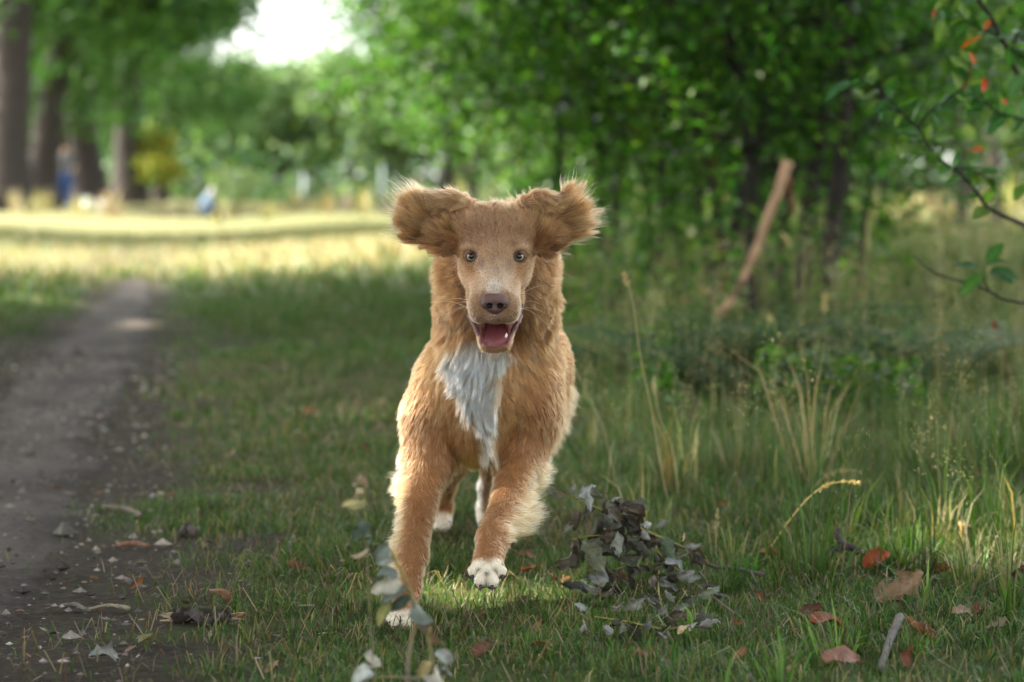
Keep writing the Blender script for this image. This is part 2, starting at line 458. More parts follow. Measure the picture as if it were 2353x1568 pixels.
# ragged taller wild grass on the right, with airy seed heads
mb = MB()
def wild(n, y0, y1, hmin, hmax, wid, margin, pal, wts, zone, pw=1., leanm=.35, per=22):
    x, y = in_view(n // per, y0, y1, margin, pw)
    k = rng.random(len(x)) < zone(x, y) * np.clip(.5 + .9 * fbm(np.stack([x, y], -1), 2.8, 4.), .12, 1)
    x, y = x[k], y[k]; nt = len(x)
    cl = np.clip(.8 + .6 * fbm(np.stack([x, y], -1), 1.9, 9.), .4, 1.4) * np.exp(rng.normal(0, .3, nt))
    tc = pick_cols(nt, pal, wts, .25)
    la = rng.random((nt, per)) * 6.283; rad = np.abs(rng.normal(0, 1, (nt, per)))
    sp = (hmax * .16)
    X = (x[:, None] + np.cos(la) * rad * sp).ravel(); Y = (y[:, None] + np.sin(la) * rad * sp).ravel(); m = len(X)
    h = rng.uniform(hmin, hmax, m) * np.repeat(cl, per)
    lean = np.clip(leanm * .5 + .30 * rad.ravel() + rng.normal(0, .12, m), .03, .95)
    c = np.repeat(tc, per, 0) * np.exp(rng.normal(0, .2, (m, 1))); alt = rng.random(m) < .3; c[alt] = pick_cols(alt.sum(), pal, wts)
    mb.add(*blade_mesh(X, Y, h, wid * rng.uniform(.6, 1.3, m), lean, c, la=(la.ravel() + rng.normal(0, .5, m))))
WG = [(.040, .095, .018), (.070, .125, .028), (.13, .155, .055), (.27, .22, .12), (.18, .18, .08)]
wild(36000, 3.0, 6.5, .04, .16, .0030, .3, WG, [4, 4, 2, 1, 1], lambda x, y: tall_zone(x, y) * sstep(2.9, 4.6, y + .25 * x))
wild(26000, 6.0, 10, .05, .19, .005, .5, WG, [3, 4, 2.5, 1.5, 2], lambda x, y: tall_zone(x, y) * (1 - .8 * sstep(.066, .074, x / y) * sstep(.102, .094, x / y)))
wild(34000, 10., 18, .10, .34, .007, .5, WG, [3, 4, 2.5, 1.5, 2], tall_zone)
wild(9000, 2.55, 3.7, .035, .11, .0036, .25, [(.050, .125, .020), (.075, .15, .026), (.040, .095, .02), (.12, .16, .045)], [3, 3, 2, 1], lambda x, y: sstep(.05, .4, x) * .8, leanm=.6)
wild(5000, 3.4, 4.6, .05, .15, .0036, .25, [(.050, .115, .020), (.085, .14, .03), (.24, .19, .09)], [3, 3, 1], lambda x, y: sstep(.15, .5, x) * .8, leanm=.5)
def seedheads(n, y0, y1, zone, h0, h1, spik, size):
    """thin stalks with a loose cloud of pale spikelets"""
    x, y = in_view(n, y0, y1, .3)
    k = rng.random(n) < zone(x, y); x, y = x[k], y[k]; m = len(x)
    h = rng.uniform(h0, h1, m)
    la = rng.random(m) * 6.283; ln = np.abs(rng.normal(0, .14, m))
    col = pick_cols(m, [(.28, .25, .13), (.38, .31, .18), (.20, .20, .09)], [2, 2, 1])
    v, f, c = blade_mesh(x, y, h, np.full(m, size * .55), ln, col); mb.add(v, f, c)
    tip = v.reshape(-1, 5, 3)[:, 4]; mid = v.reshape(-1, 5, 3)[:, 2]
    S = spik
    t = rng.random((m, S)) ** .8
    axis = tip - mid
    pos = mid[:, None] + axis[:, None] * (.25 + .85 * t)[..., None]
    spread = (.035 * (1.1 - t) + .006)[..., None] * (h / .35)[:, None, None]
    pos = pos + rng.normal(0, 1, (m, S, 3)) * spread
    pos = pos.reshape(-1, 3); q = len(pos)
    d = norm(rng.normal(0, 1, (q, 3)) + np.array([0, 0, .8])) * (size * rng.uniform(1.2, 2.6, q))[:, None]
    s = norm(np.cross(d, rng.normal(0, 1, (q, 3)))) * size * .45
    vv = np.stack([pos - d, pos + s, pos + d, pos - s], 1).reshape(-1, 3)
    mb.add(vv, [np.arange(q)[:, None] * 4 + np.array([[0, 1, 2, 3]])], np.repeat(np.repeat(col * 1.15, S, 0), 4, 0))
seedheads(800, 3.2, 6.5, lambda x, y: tall_zone(x, y) * sstep(3.0, 4.4, y + .2 * x) * .8, .16, .36, 34, .0017)
seedheads(900, 6.5, 15, tall_zone, .25, .5, 30, .0036)
tall_grass = mb.obj('tall_grass', M_blade)
tag(tall_grass, 'tall wispy wild grass with pale seed heads below the thicket', 'grass', kind='stuff')

mb = MB()
def dryzone(x, y): return np.maximum(sstep(40, 46, y), sstep(22, 27, y) * sstep(-2.2, -.8, x)) * np.clip(sstep(-5.5, -2.5, x + .08 * (y - 30)) + .5 * sstep(-5.5, -7.5, x), 0, 1) * np.clip(.7 + fbm(np.stack([x, y], -1), .35), .1, 1)
wild(26000, 24, 75, .25, .62, .028, 2.5, [(.26, .205, .11), (.32, .25, .145), (.20, .185, .075), (.14, .16, .05)], [3, 2, 2, 1], dryzone, pw=.6)
wild(8000, 17, 30, .12, .32, .018, 1., [(.26, .205, .11), (.20, .185, .075), (.09, .125, .035)], [2, 2, 2], lambda x, y: sstep(-1.5, -.2, x + .02 * (y - 20)) * .9, pw=.6)
dry_grass = mb.obj('dry_grass', M_blade)
tag(dry_grass, 'straw coloured long meadow grass in the sun beyond the lawn', 'grass', kind='stuff')

rng = np.random.default_rng(21)
# ------------------------------------------------------------------ trees
def leaf_quads(pos, size, nrm_bias=.7, col=None, aspect=.55, out=None):
    """folded two-sided leaves: 4 vertices, 2 triangles each, with random turn and a bias to face up/out"""
    n = len(pos)
    nn = rng.normal(0, 1, (n, 3)); nn[:, 2] = np.abs(nn[:, 2]) + nrm_bias
    if out is not None: nn = nn + out * .8
    nn = norm(nn)
    a = norm(np.cross(nn, rng.normal(0, 1, (n, 3))))
    b = np.cross(nn, a)
    s = size[:, None]
    fold = nn * s * .16
    v = np.stack([pos - a * s * .5, pos - b * s * aspect * .5 + fold, pos + a * s * .5, pos + b * s * aspect * .5 + fold], 1).reshape(-1, 3)
    k = np.arange(n)[:, None] * 4
    t = np.concatenate([k + np.array([[0, 1, 2]]), k + np.array([[0, 2, 3]])])
    c = np.repeat(col, 4, 0)
    return v, [t], c

def branch_walk(p0, d0, length, n, wander, lift=0.):
    pts = [np.array(p0, float)]; d = norm(np.array(d0, float))
    for _ in range(n):
        d = norm(d + rng.normal(0, wander, 3) + np.array([0, 0, lift]))
        pts.append(pts[-1] + d * length / n)
    return np.array(pts)

def make_tree_data(H, r0, crown_lo, crown_r, n_limb, n_leaf, leaf, pal, wts, bark, droop=0., clump=.45, trunk_pts=None, flare=True, mat=None, sides=10, twig=2, jit=.22):
    """-> trunk mesh data, crown mesh data, in coordinates with the trunk base at the origin"""
    tb = MB()
    if trunk_pts is None:
        tp = branch_walk((0, 0, -.1), (0, 0, 1), H * .8, 9, .05, .04); tp[0, :2] = 0
    else:
        tp = np.asarray(trunk_pts, float)
    tr = r0 * np.linspace(1, .28, len(tp))
    if flare: tr[0] *= 1.35
    tpp = smoothline(tp, len(tp) * 3); trr = np.interp(np.linspace(0, 1, len(tpp)), np.linspace(0, 1, len(tp)), tr)
    tb.add(*tube(tpp, trr, sides, jitter=.05), col=bark)
    centres, cw = [], []
    for i in range(n_limb):
        f = rng.uniform(.12, 1.) ** .8
        zz = crown_lo + (H * .8 - crown_lo) * f
        s = np.clip(zz / (tpp[-1, 2] + 1e-6), 0, 1)
        k = min(int(s * (len(tpp) - 1)), len(tpp) - 2)
        az = i * 2.4 + rng.normal(0, .4)
        ln = crown_r * rng.uniform(.6, 1.1) * (1.05 - .55 * max(0, f - .35))
        lim = branch_walk(tpp[k], (math.cos(az), math.sin(az), rng.uniform(.1, .7) - droop), ln, 6, .16, .05 - droop * .25)
        lr = max(trr[k] * .45, .006) * np.linspace(1, .22, len(lim))
        tb.add(*tube(lim, lr, 6, jitter=.05), col=bark)
        for q in (2, 3, 4, 5, 6):
            centres.append(lim[q]); cw.append(.6 + .2 * q)
            for _ in range(twig):
                sb = branch_walk(lim[q], rng.normal(0, 1, 3) + np.array([0, 0, .25 - droop]), ln * .34, 3, .2, -droop * .2)
                tb.add(*tube(sb, lr[q] * np.array([.5, .35, .25, .12]), 4, cap=False), col=bark)
                centres += [sb[2], sb[3]]; cw += [1., 1.1]
    top = tpp[-1]; centres += [top, top * np.array([1, 1, .93])]; cw += [1.2, 1.]
    centres = np.array(centres); cw = np.array(cw)
    ci = rng.choice(len(centres), n_leaf, p=cw / cw.sum())
    pos = centres[ci] + rng.normal(0, 1, (n_leaf, 3)) * crown_r * clump * np.array([.36, .36, .26])
    ok = pos[:, 2] > crown_lo * .55
    pos, ci = pos[ok], ci[ok]; m = len(pos)
    shade = np.exp(rng.normal(0, jit, len(centres)))[ci][:, None]
    col = pick_cols(m, pal, wts, .16) * shade
    cb = MB(); cb.add(*leaf_quads(pos, leaf * rng.uniform(.6, 1.3, m), .6, col))
    return tb.data('trunk', M_bark), cb.data('crown', mat or M_leaf)

def plant_tree(name, data, loc, rz, sc, label, cat, group=None):
    t = empty(name, loc, label, cat, group)
    t.rotation_euler = (0, 0, rz); t.scale = (sc,) * 3
    for nm, d in zip(('trunk', 'crown'), data):
        o = link(bpy.data.objects.new(nm, d)); o.parent = t
    return t
def sun_gaps(t, gaps):
    """gaps cut into a crown to make sun patches: leaves that stand between the sun and these spots are left out"""
    o = [c for c in t.children if c.name.startswith('crown')][0]
    me = o.data.copy(); o.data = me
    co = np.empty(len(me.vertices) * 3, np.float32); me.vertices.foreach_get('co', co); co = co.reshape(-1, 4, 3)
    a = t.rotation_euler.z; M = np.array([[math.cos(a), -math.sin(a), 0], [math.sin(a), math.cos(a), 0], [0, 0, 1]])
    w = co.mean(1) @ M.T * t.scale[0] + np.array(t.location); s = np.array(SUN_DIR)
    kill = np.zeros(len(w), bool)
    for p, ru, rv in gaps:
        q = w - np.array(p); q = q - (q @ s)[:, None] * s
        u = norm(np.cross(s, (0, 0, 1))); v = np.cross(u, s)
        kill |= ((q @ u) / (ru + .10)) ** 2 + ((q @ v) / (rv + .10)) ** 2 < 1
    co[kill] = co[kill].mean(1, keepdims=True) * 0 + np.array([0, 0, .5])
    me.vertices.foreach_set('co', co.ravel()); me.update()

BARK = (.034, .028, .024)
PAL_D = [(.030, .085, .016), (.045, .115, .020), (.060, .140, .024), (.022, .060, .018)]
# --- the avenue of big old trees on the left; it goes on towards the camera outside the frame and shades the lawn
ave = [make_tree_data(14.5, .45, 3.6, 5.6, 22, 17000, .30, PAL_D, [3, 3, 2, 2], BARK, droop=.22, clump=.42, mat=M_farleaf),
       make_tree_data(13.5, .40, 3.2, 5.2, 20, 16000, .30, PAL_D, [2, 3, 3, 1], BARK, droop=.30, clump=.42, mat=M_farleaf)]
AVE_LABELS = {
    0: 'thick dark trunk of the big tree at the left edge of the picture',
    1: 'second big avenue tree, dark straight trunk beside the left edge tree',
    2: 'big avenue tree just left of the standing figure in blue trousers',
    3: 'broad grey avenue trunk just right of the standing figure in blue trousers',
    4: 'dark avenue trunk next to the yellow bush, thickest of the far end of the row',
    5: 'slim avenue tree half hidden behind the yellow bush, the last of the row',
}
visible = [(18, 58.), (92, 65.), (146, 82.), (208, 74.), (300, 88.), (368, 104.)]
for i, (dx, d) in enumerate(visible):
    p = P(dx, 500, d); p[2] = float(height(p[0], p[1]))
    plant_tree('avenue_tree', ave[i % 2], p, i * 1.7 + .4, [1.2, 1.15, 1.1, 1.35, 1.3, .85][i], AVE_LABELS[i], 'tree', 'avenue of old trees along the left side')
GAPS = [(P(930, 900, 3.48), .08, .20), (G(705, 780), .34, .11), (G(265, 748), .26, .10), (G(265, 778), .08, .08), (G(60, 690), .5, .3), (G(1905, 1300), .16, .14), (G(2240, 1290), .20, .14), (G(1780, 1300), .08, .08), (on_ground(-2.5, 21.5), 2.6, 6.5), (G(880, 960), .10, .12), (on_ground(5.5, 27), 5, 3.2), (on_ground(3.9, 20), 2., 1.0)] + [(np.array([rng.uniform(-.2, 2.6), rng.uniform(9, 19), rng.uniform(.8, 2.6)]), rng.uniform(.1, .45), rng.uniform(.1, .4)) for _ in range(24)] + [(on_ground(x_, y_), .06, .05) for x_, y_ in ((-1.05, 5.4), (-.95, 3.9))]  # spots to be sunlit through gaps cut in the crowns
for i, (x, y) in enumerate([(-9.8, 31.5), (-8.6, 14.5), (-8.2, 7.6), (-8.6, 1.2), (-8.9, -5.5), (-3.5, 10.5), (-3.0, 3.6)]):
    tr_ = plant_tree('avenue_tree', ave[i % 2], on_ground(x, y), i * 2.3, 1.0 + .08 * (i % 3), 'old avenue tree outside the picture on the left, shading the lawn', 'tree', 'avenue of old trees along the left side')
    bpy.context.view_layer.update(); sun_gaps(tr_, GAPS)

for i, (x, y) in enumerate([(3.2, -8.5), (-3.2, -11.5), (8.6, -3.5), (9.2, 4.5), (1.5, -17)]):  # unseen trees added to keep low sky light off the dog
    plant_tree('avenue_tree', ave[i % 2], on_ground(x, y), i * 2.9, 1.0, 'unseen tree added behind the camera to block low sky light', 'tree', 'unseen trees added to block the low sky')

# --- far line of paler trees behind the meadow
PAL_F = [(.085, .145, .055), (.12, .18, .070), (.07, .13, .058), (.15, .20, .080)]
farT = [make_tree_data(9.5, .22, .8, 3.6, 16, 5200, .50, PAL_F, [3, 3, 2, 1], BARK, clump=.5, mat=M_farleaf, twig=1, sides=7, jit=.3),
        make_tree_data(8.0, .20, .5, 3.9, 16, 5200, .50, PAL_F, [2, 2, 3, 2], BARK, clump=.5, mat=M_farleaf, twig=1, sides=7, jit=.3)]
far_list = [(395, 128, .8), (455, 140, .8), (520, 122, .84), (585, 136, .88), (655, 120, .80), (730, 132, .78), (810, 118, .84), (880, 128, .85), (960, 115, .85),
            (1050, 124, 1.2), (1150, 112, 1.1), (1290, 118, 1.2), (1450, 110, 1.1), (1640, 118, 1.2), (1850, 108, 1.2), (2050, 116, 1.2), (2250, 106, 1.1), (2450, 118, 1.2), (2700, 110, 1.2), (1900, 72, .8), (2020, 64, .75), (2130, 70, .9), (2230, 62, .8), (2330, 68, .9), (2450, 60, .9), (2600, 66, 1.), (-40, 130, 1.2), (130, 124, 1.2), (250, 132, 1.1), (335, 138, 1.1), (-250, 126, 1.2), (-470, 118, 1.3), (-720, 130, 1.3), (-980, 120, 1.3), (-1300, 132, 1.4), (2950, 116, 1.2), (3250, 124, 1.3)]
for i, (dx, d, s) in enumerate(far_list):
    p = P(dx, 460, d); p[2] = 0
    plant_tree('far_tree', farT[i % 2], p, i * 1.9, s, 'pale green tree in the blurred wood edge beyond the meadow', 'tree', 'pale trees along the far edge of the meadow')
yb = make_tree_data(3.2, .10, .3, 1.0, 14, 1500, .26, [(.34, .28, .03), (.24, .25, .04), (.13, .19, .04)], [2, 2, 2.5], BARK, clump=.5, mat=M_farleaf, twig=1, sides=6)
plant_tree('yellow_bush', yb, on_ground(P(372, 480, 88)[0], 88), .3, 1.0, 'tall yellowing bush right of the dark avenue trunks', 'bush')
lb = make_tree_data(.9, .03, .1, .62, 10, 900, .10, [(.07, .11, .04), (.10, .14, .05)], [1, 1], BARK, clump=.5, mat=M_farleaf, twig=1, sides=5)
plant_tree('low_bush', lb, on_ground(P(545, 480, 47)[0], 47), .3, 1.0, 'low green bush right behind the crouching figure', 'bush')
# dark undergrowth mass at the foot of the far trees
ub = MB()
n = 26000
ux = rng.uniform(-34, 46, n); uy = rng.uniform(104, 142, n); uz = np.abs(rng.normal(0, 1.7, n)) * np.clip(.6 + 1.1 * fbm(np.stack([ux, uy], -1), .22), .1, 2)
ub.add(*leaf_quads(np.stack([ux, uy, uz], -1), rng.uniform(.3, .7, n), .4, pick_cols(n, PAL_F + [(.03, .07, .035), (.025, .06, .03)], [1, 1, 2, .5, 3, 2])))
tag(ub.obj('undergrowth', M_farleaf), 'bushy undergrowth at the foot of the far wood edge', 'undergrowth', kind='stuff')

# --- low wooded strip on the right: saplings, each with its own trunk and crown
PAL_S = [(.032, .095, .014), (.050, .130, .018), (.085, .17, .024), (.019, .064, .014), (.13, .22, .035)]
SB = (.030, .026, .022)
sap = []
for k in range(4):
    sap.append(make_tree_data(3.5 + .3 * k, .034, .28, .95, 34, 6400, .062, PAL_S, [3, 3, 2, 2, .6], SB, droop=.08, clump=.42, flare=False, sides=7, twig=2, jit=.28,
                              trunk_pts=branch_walk((0, 0, -.05), (rng.normal(0, .06), 0, 1), 3.4, 8, .10, .10)))
sap_named = [
    # trunk seen in the photograph: (list of picture points at depth), depth, radius, label
    ([(1415, 690), (1395, 590), (1372, 500), (1380, 380), (1360, 240), (1350, 60)], 12.5, .026, 'slim dark sapling just right of the dog\'s flying ear'),
    ([(1492, 610), (1490, 480), (1470, 330), (1452, 190), (1450, 40)], 13.5, .036, 'dark upright sapling, first stout stem to the right of the dog\'s head'),
    ([(1652, 690), (1612, 520), (1600, 420), (1570, 320), (1552, 250), (1540, 60)], 11.0, .026, 'thin crooked sapling with a stem leaning left towards its top'),
    ([(1662, 680), (1650, 520), (1636, 400), (1628, 250), (1625, 110), (1622, -40)], 10.8, .024, 'straight thin sapling whose upper stem is rusty orange'),
    ([(1795, 660), (1800, 520), (1790, 420), (1760, 300), (1750, 120), (1745, -40)], 11.5, .030, 'dark sapling right behind the leaning broken bough'),
    ([(1845, 690), (1850, 560), (1862, 440), (1885, 300), (1890, 150), (1880, -50)], 10.0, .040, 'stout dark sapling between the leaning bough and the forked one'),
    ([(1905, 700), (1908, 560), (1925, 420), (1938, 260), (1940, 120), (1950, -50)], 9.6, .044, 'stoutest dark sapling of the thicket, left of the open sunny gap'),
    ([(1020, 560), (1025, 420), (1035, 300), (1010, 160), (1000, 20)], 27., .10, 'blurred brown tree trunk behind the dog\'s raised left ear'),
    ([(1088, 560), (1085, 400), (1120, 280), (1150, 120), (1160, 0)], 24., .055, 'blurred dark trunk above the crown of the dog\'s head'),
]
def trunk_from(pts, depth, r, extra):
    w = np.array([P(x, y, depth) for x, y in pts])
    b = w[0].copy(); g = float(height(b[0], b[1]))
    base = np.array([b[0], b[1], g])
    w = np.vstack([base + (0, 0, -.03), w[w[:, 2] > g + .05]]) if True else w
    rest = branch_walk(w[-1], w[-1] - w[-2] + np.array([0, 0, .25]), extra, 5, .12, .1)
    return base, np.vstack([w, rest[1:]]) - base
for i, (pts, d, r, lab) in enumerate(sap_named):
    sc = 1 if d < 20 else 2.0
    base, tp = trunk_from(pts, d, r, 1.9 * sc)
    bark = (.036, .030, .026) if 'orange' not in lab else (.10, .045, .02)
    dat = make_tree_data(tp[-1, 2] / .8, r, .40 * sc, .85 * sc, 26, 4800 if d < 20 else 7000, .060 if d < 20 else .10, PAL_S, [3, 3, 2, 2, 1], bark, droop=.05, clump=.44, trunk_pts=tp, flare=False, sides=8, jit=.28)
    plant_tree('sapling', dat, base, 0, 1, lab, 'sapling', 'saplings of the thicket on the right')
# further saplings filling the strip
fill = []
for k in range(15):
    y = 11.2 + 9.5 * (k / 15.) + rng.uniform(-.4, .4); x = -.05 + (.2 * y) * rng.uniform(.05, .85) - .06 * (y - 11)
    fill.append((x, y, rng.uniform(.85, 1.25)))
fill += [(.95, 9.6, .85), (1.3, 12.4, 1.2), (.55, 13., 1.2), (.2, 15.5, 1.3), (1.55, 14.2, 1.3)]
for i, (x, y, s) in enumerate(fill):
    plant_tree('sapling', sap[i % 4], on_ground(x, y), i * 2.1, s, 'leafy young sapling in the dark green thicket behind the tall grass', 'sapling', 'saplings filling the thicket')
# taller trees of the same strip further back
PAL_M = [(.038, .098, .020), (.056, .125, .024), (.085, .145, .034), (.028, .075, .018)]
mid = [make_tree_data(6.5, .075, .75, 1.9, 22, 8500, .105, PAL_M, [3, 3, 2, 2], (.06, .05, .04), droop=.1, clump=.46, flare=False, sides=8, jit=.3) for _ in range(3)]
for i, (x, y, s) in enumerate([(.75, 22.5, .9), (.5, 21, 1.), (1.5, 20.5, .9), (.08, 27, .9), (.4, 26, 1.1), (.3, 34, .95), (.1, 32, 1.1), (1.4, 31, 1.1), (-.35, 42, .95), (-.2, 39, 1.15), (1.0, 38, 1.2), (-.8, 52, 1.0), (4.1, 22, 1.), (5.4, 27, 1.1), (-1.25, 58, 1.5), (.2, 48, 1.15), (.8, 47, 1.3)]):
    plant_tree('young_tree', mid[i % 3], on_ground(x, y), i * 1.3, s, 'leafy young tree in the blurred strip of wood behind the dog', 'tree', 'young trees of the wooded strip behind the dog')

# leafy low growth between the stems
n = 65000
uy = 8.6 + 13 * rng.random(n) ** 1.2; ux = uy * rng.uniform(.012, .26, n) - .05 * (uy - 11)
dens = np.clip(.45 + .9 * fbm(np.stack([ux, uy], -1), .9, 3.), 0, 1) * sstep(8.4, 10.2, uy + 1.2 * vnoise(np.stack([ux, uy], -1), .8)) * sstep(.16, .125, ux / uy - .03 * vnoise(np.stack([ux, uy], -1), .5))
k = rng.random(n) < dens; ux, uy, dens = ux[k], uy[k], dens[k]; m = len(ux)
uz = height(ux, uy) + rng.random(m) ** 1.3 * (.35 + 1.0 * dens)
ub = MB(); ub.add(*leaf_quads(np.stack([ux, uy, uz], -1), rng.uniform(.03, .07, m), .5, pick_cols(m, PAL_S, [3, 3, 2, 2, 1])))
tag(ub.obj('leafy_undergrowth', M_leaf), 'low green leafy undergrowth between the thicket stems', 'undergrowth', kind='stuff')

# a low dark green patch of broad leaves in front of the thicket
n = 16000
uy = rng.uniform(6.0, 9.6, n); ux = uy * rng.uniform(.05, .17, n)
dens = np.clip(.25 + 1.3 * fbm(np.stack([ux, uy], -1), 1.6, 13.), 0, 1)
dens = dens * (1 - sstep(.066, .072, ux / uy) * sstep(.104, .097, ux / uy))
k = rng.random(n) < dens; ux, uy, dens = ux[k], uy[k], dens[k]; m = len(ux)
ub = MB(); ub.add(*leaf_quads(np.stack([ux, uy, height(ux, uy) + rng.random(m) * (.05 + .13 * dens)], -1), rng.uniform(.02, .05, m), .9, pick_cols(m, PAL_S, [4, 2, 1, 3, .3])))
tag(ub.obj('low_weeds', M_leaf), 'low dark green broad leaved weeds in the tall grass before the thicket', 'weeds', kind='stuff')

# extra bare thin stems among the saplings
thin = [make_tree_data(3.6, .016, 1.3, .7, 14, 1100, .058, PAL_S, [3, 3, 2, 2, .6], SB, droop=.0, clump=.42, flare=False, sides=6, twig=1, trunk_pts=branch_walk((0, 0, -.05), (rng.normal(0, .12), 0, 1), 3.4, 8, .12, .10)) for _ in range(3)]
for i, (dx, d) in enumerate([(1500, 10.2), (1580, 12.), (1600, 10.), (1700, 11.6), (1730, 10.4), (1870, 10.8), (1960, 10.2), (1425, 11.2), (1990, 11.4), (1330, 13.)]):
    p = P(dx, 600, d)
    plant_tree('sapling', thin[i % 3], on_ground(p[0], d), i * 1.7, .9 + .1 * (i % 3), 'thin dark bare stemmed sapling among the stouter stems of the thicket', 'sapling', 'thin saplings of the thicket')

rng = np.random.default_rng(33)
# ------------------------------------------------------------------ the dog
def grid_nets(xs, ys, zs, F):
    """surface nets on a rectilinear grid -> verts, quads"""
    nx, ny, nz = F.shape
    S = F < 0
    cs = np.zeros((nx - 1, ny - 1, nz - 1), np.int8)
    for a in (0, 1):
        for b in (0, 1):
            for c in (0, 1): cs += S[a:nx - 1 + a, b:ny - 1 + b, c:nz - 1 + c]
    act = (cs > 0) & (cs < 8)
    I, J, K = np.nonzero(act)
    idx = np.full(act.shape, -1, np.int32); idx[I, J, K] = np.arange(len(I))
    acc = np.zeros((len(I), 3)); cnt = np.zeros(len(I))
    cor = [(0,0,0),(1,0,0),(0,1,0),(1,1,0),(0,0,1),(1,0,1),(0,1,1),(1,1,1)]
    for e0, e1 in [(0,1),(2,3),(4,5),(6,7),(0,2),(1,3),(4,6),(5,7),(0,4),(1,5),(2,6),(3,7)]:
        a, b = cor[e0], cor[e1]
        fa = F[I + a[0], J + a[1], K + a[2]]; fb = F[I + b[0], J + b[1], K + b[2]]
        m = (fa < 0) != (fb < 0)
        t = np.where(m, fa / np.where(m, fa - fb, 1), 0)
        pa = np.stack([xs[I + a[0]], ys[J + a[1]], zs[K + a[2]]], -1); pb = np.stack([xs[I + b[0]], ys[J + b[1]], zs[K + b[2]]], -1)
        acc += np.where(m[:, None], pa + (pb - pa) * t[:, None], 0); cnt += m
    V = acc / cnt[:, None]
    Q = []
    for ax in range(3):
        o1, o2 = [(1, 2), (2, 0), (0, 1)][ax]
        sl0 = [slice(1, -1)] * 3; sl1 = [slice(1, -1)] * 3
        sl0[ax] = slice(0, -1); sl1[ax] = slice(1, None)
        A = S[tuple(sl0)]; B = S[tuple(sl1)]
        for flip, M in ((False, A & ~B), (True, ~A & B)):
            c = np.stack(np.nonzero(M), -1)
            c[:, o1] += 1; c[:, o2] += 1
            e1 = np.zeros(3, int); e1[o1] = 1; e2 = np.zeros(3, int); e2[o2] = 1
            q = np.stack([idx[tuple((c - e1 - e2).T)], idx[tuple((c - e2).T)], idx[tuple(c.T)], idx[tuple((c - e1).T)]], -1)
            Q.append(q[:, ::-1] if flip else q)
    return V, np.concatenate(Q)

E = P(1138, 590, 3.25)                         # midpoint between the eyes
def HL(x, f, z):                                # head-local millimetres: x to picture right, f towards the camera, z up
    return E + np.array([x, -f, z]) / 1000.0
def D(x, y, d): return P(x, y, d)

# primitives: (type, geometry, blend k, fur length mm, flow direction, tag)
PR = []
def cone(a, b, ra, rb, k=14, fur=18, flow=(0, .3, -1), tg='body'): PR.append(('c', np.array(a), np.array(b), ra / 1000, rb / 1000, k / 1000, fur, np.array(flow, float), tg))
def ell(c, r, k=14, fur=18, flow=(0, .3, -1), tg='body', rot=None): PR.append(('e', np.array(c), np.array(r) / 1000, rot, 0, k / 1000, fur, np.array(flow, float), tg))
# trunk
cone(D(1122, 885, 3.45), D(1156, 850, 3.65), 80, 98, 30, 15, (0, .8, -.6))
cone(D(1156, 850, 3.65), D(1170, 850, 3.88), 98, 82, 30, 15, (0, 1, -.4))
cone(D(1168, 850, 3.88), D(1168, 868, 4.04), 84, 78, 30, 18, (0, 1, -.5))
ell(D(1104, 872, 3.41), (66, 58, 90), 25, 20, (0, -.1, -1), 'chest')
ell(D(1096, 955, 3.42), (44, 50, 66), 25, 16, (0, .1, -1), 'chest')
cone(D(1142, 615, 3.39), D(1138, 800, 3.47), 83, 85, 30, 16, (0, .7, -.8), 'neck')
# tail, carried low behind
cone(D(1168, 800, 4.10), D(1172, 860, 4.25), 26, 18, 20, 50, (0, .8, -.7), 'tail')
cone(D(1172, 860, 4.25), D(1175, 900, 4.42), 18, 9, 12, 55, (0, .8, -.7), 'tail')
# shoulders and forelegs
ell(D(1008, 918, 3.45), (42, 60, 72), 28, 12, (-.25, .2, -1), 'shoulder')
ell(D(1226, 908, 3.46), (44, 64, 76), 28, 12, (.25, .2, -1), 'shoulder')
L_ = [D(993, 960, 3.43), D(983, 1060, 3.42), D(964, 1160, 3.36), D(948, 1275, 3.27), D(941, 1352, 3.22), D(926, 1398, 3.19)]
Lr = [47, 34.5, 22.5, 20.0, 14.5, 17]
R_ = [D(1216, 950, 3.45), D(1194, 1050, 3.44), D(1168, 1150, 3.36), D(1133, 1238, 3.25), D(1124, 1278, 3.215), D(1120, 1300, 3.20)]
Rr = [47, 34, 22.5, 21.0, 17.5, 22]
for pts, rr in ((L_, Lr), (R_, Rr)):
    for i in range(len(pts) - 1):
        cone(pts[i], pts[i + 1], rr[i], rr[i + 1], 18 if i < 2 else 10, [14, 10, 8, 7, 5][i], (0, .1, -1), 'leg')
# left paw planted, toes spread forward
for k, (x, y, d, r) in enumerate([(900, 1424, 3.165, 8.6), (912, 1433, 3.145, 9.4), (931, 1433, 3.145, 9.2), (947, 1424, 3.165, 8.2)]):
    cone(D(926 + (x - 926) * .5, 1402, 3.19), D(x, y, d), 8.5, r, 2.2, 4, (0, -.5, -.6), 'paw')
# right paw lifted, toes towards the camera and down
for k, (x, y, d, r) in enumerate([(1088, 1312, 3.185, 8.2), (1106, 1334, 3.168, 9.6), (1130, 1335, 3.168, 9.6), (1151, 1312, 3.185, 8.4)]):
    cone(D(1120 + (x - 1120) * .55, 1296, 3.20), D(x, y, d), 9, r, 2.2, 4, (0, -.3, -1), 'paw')
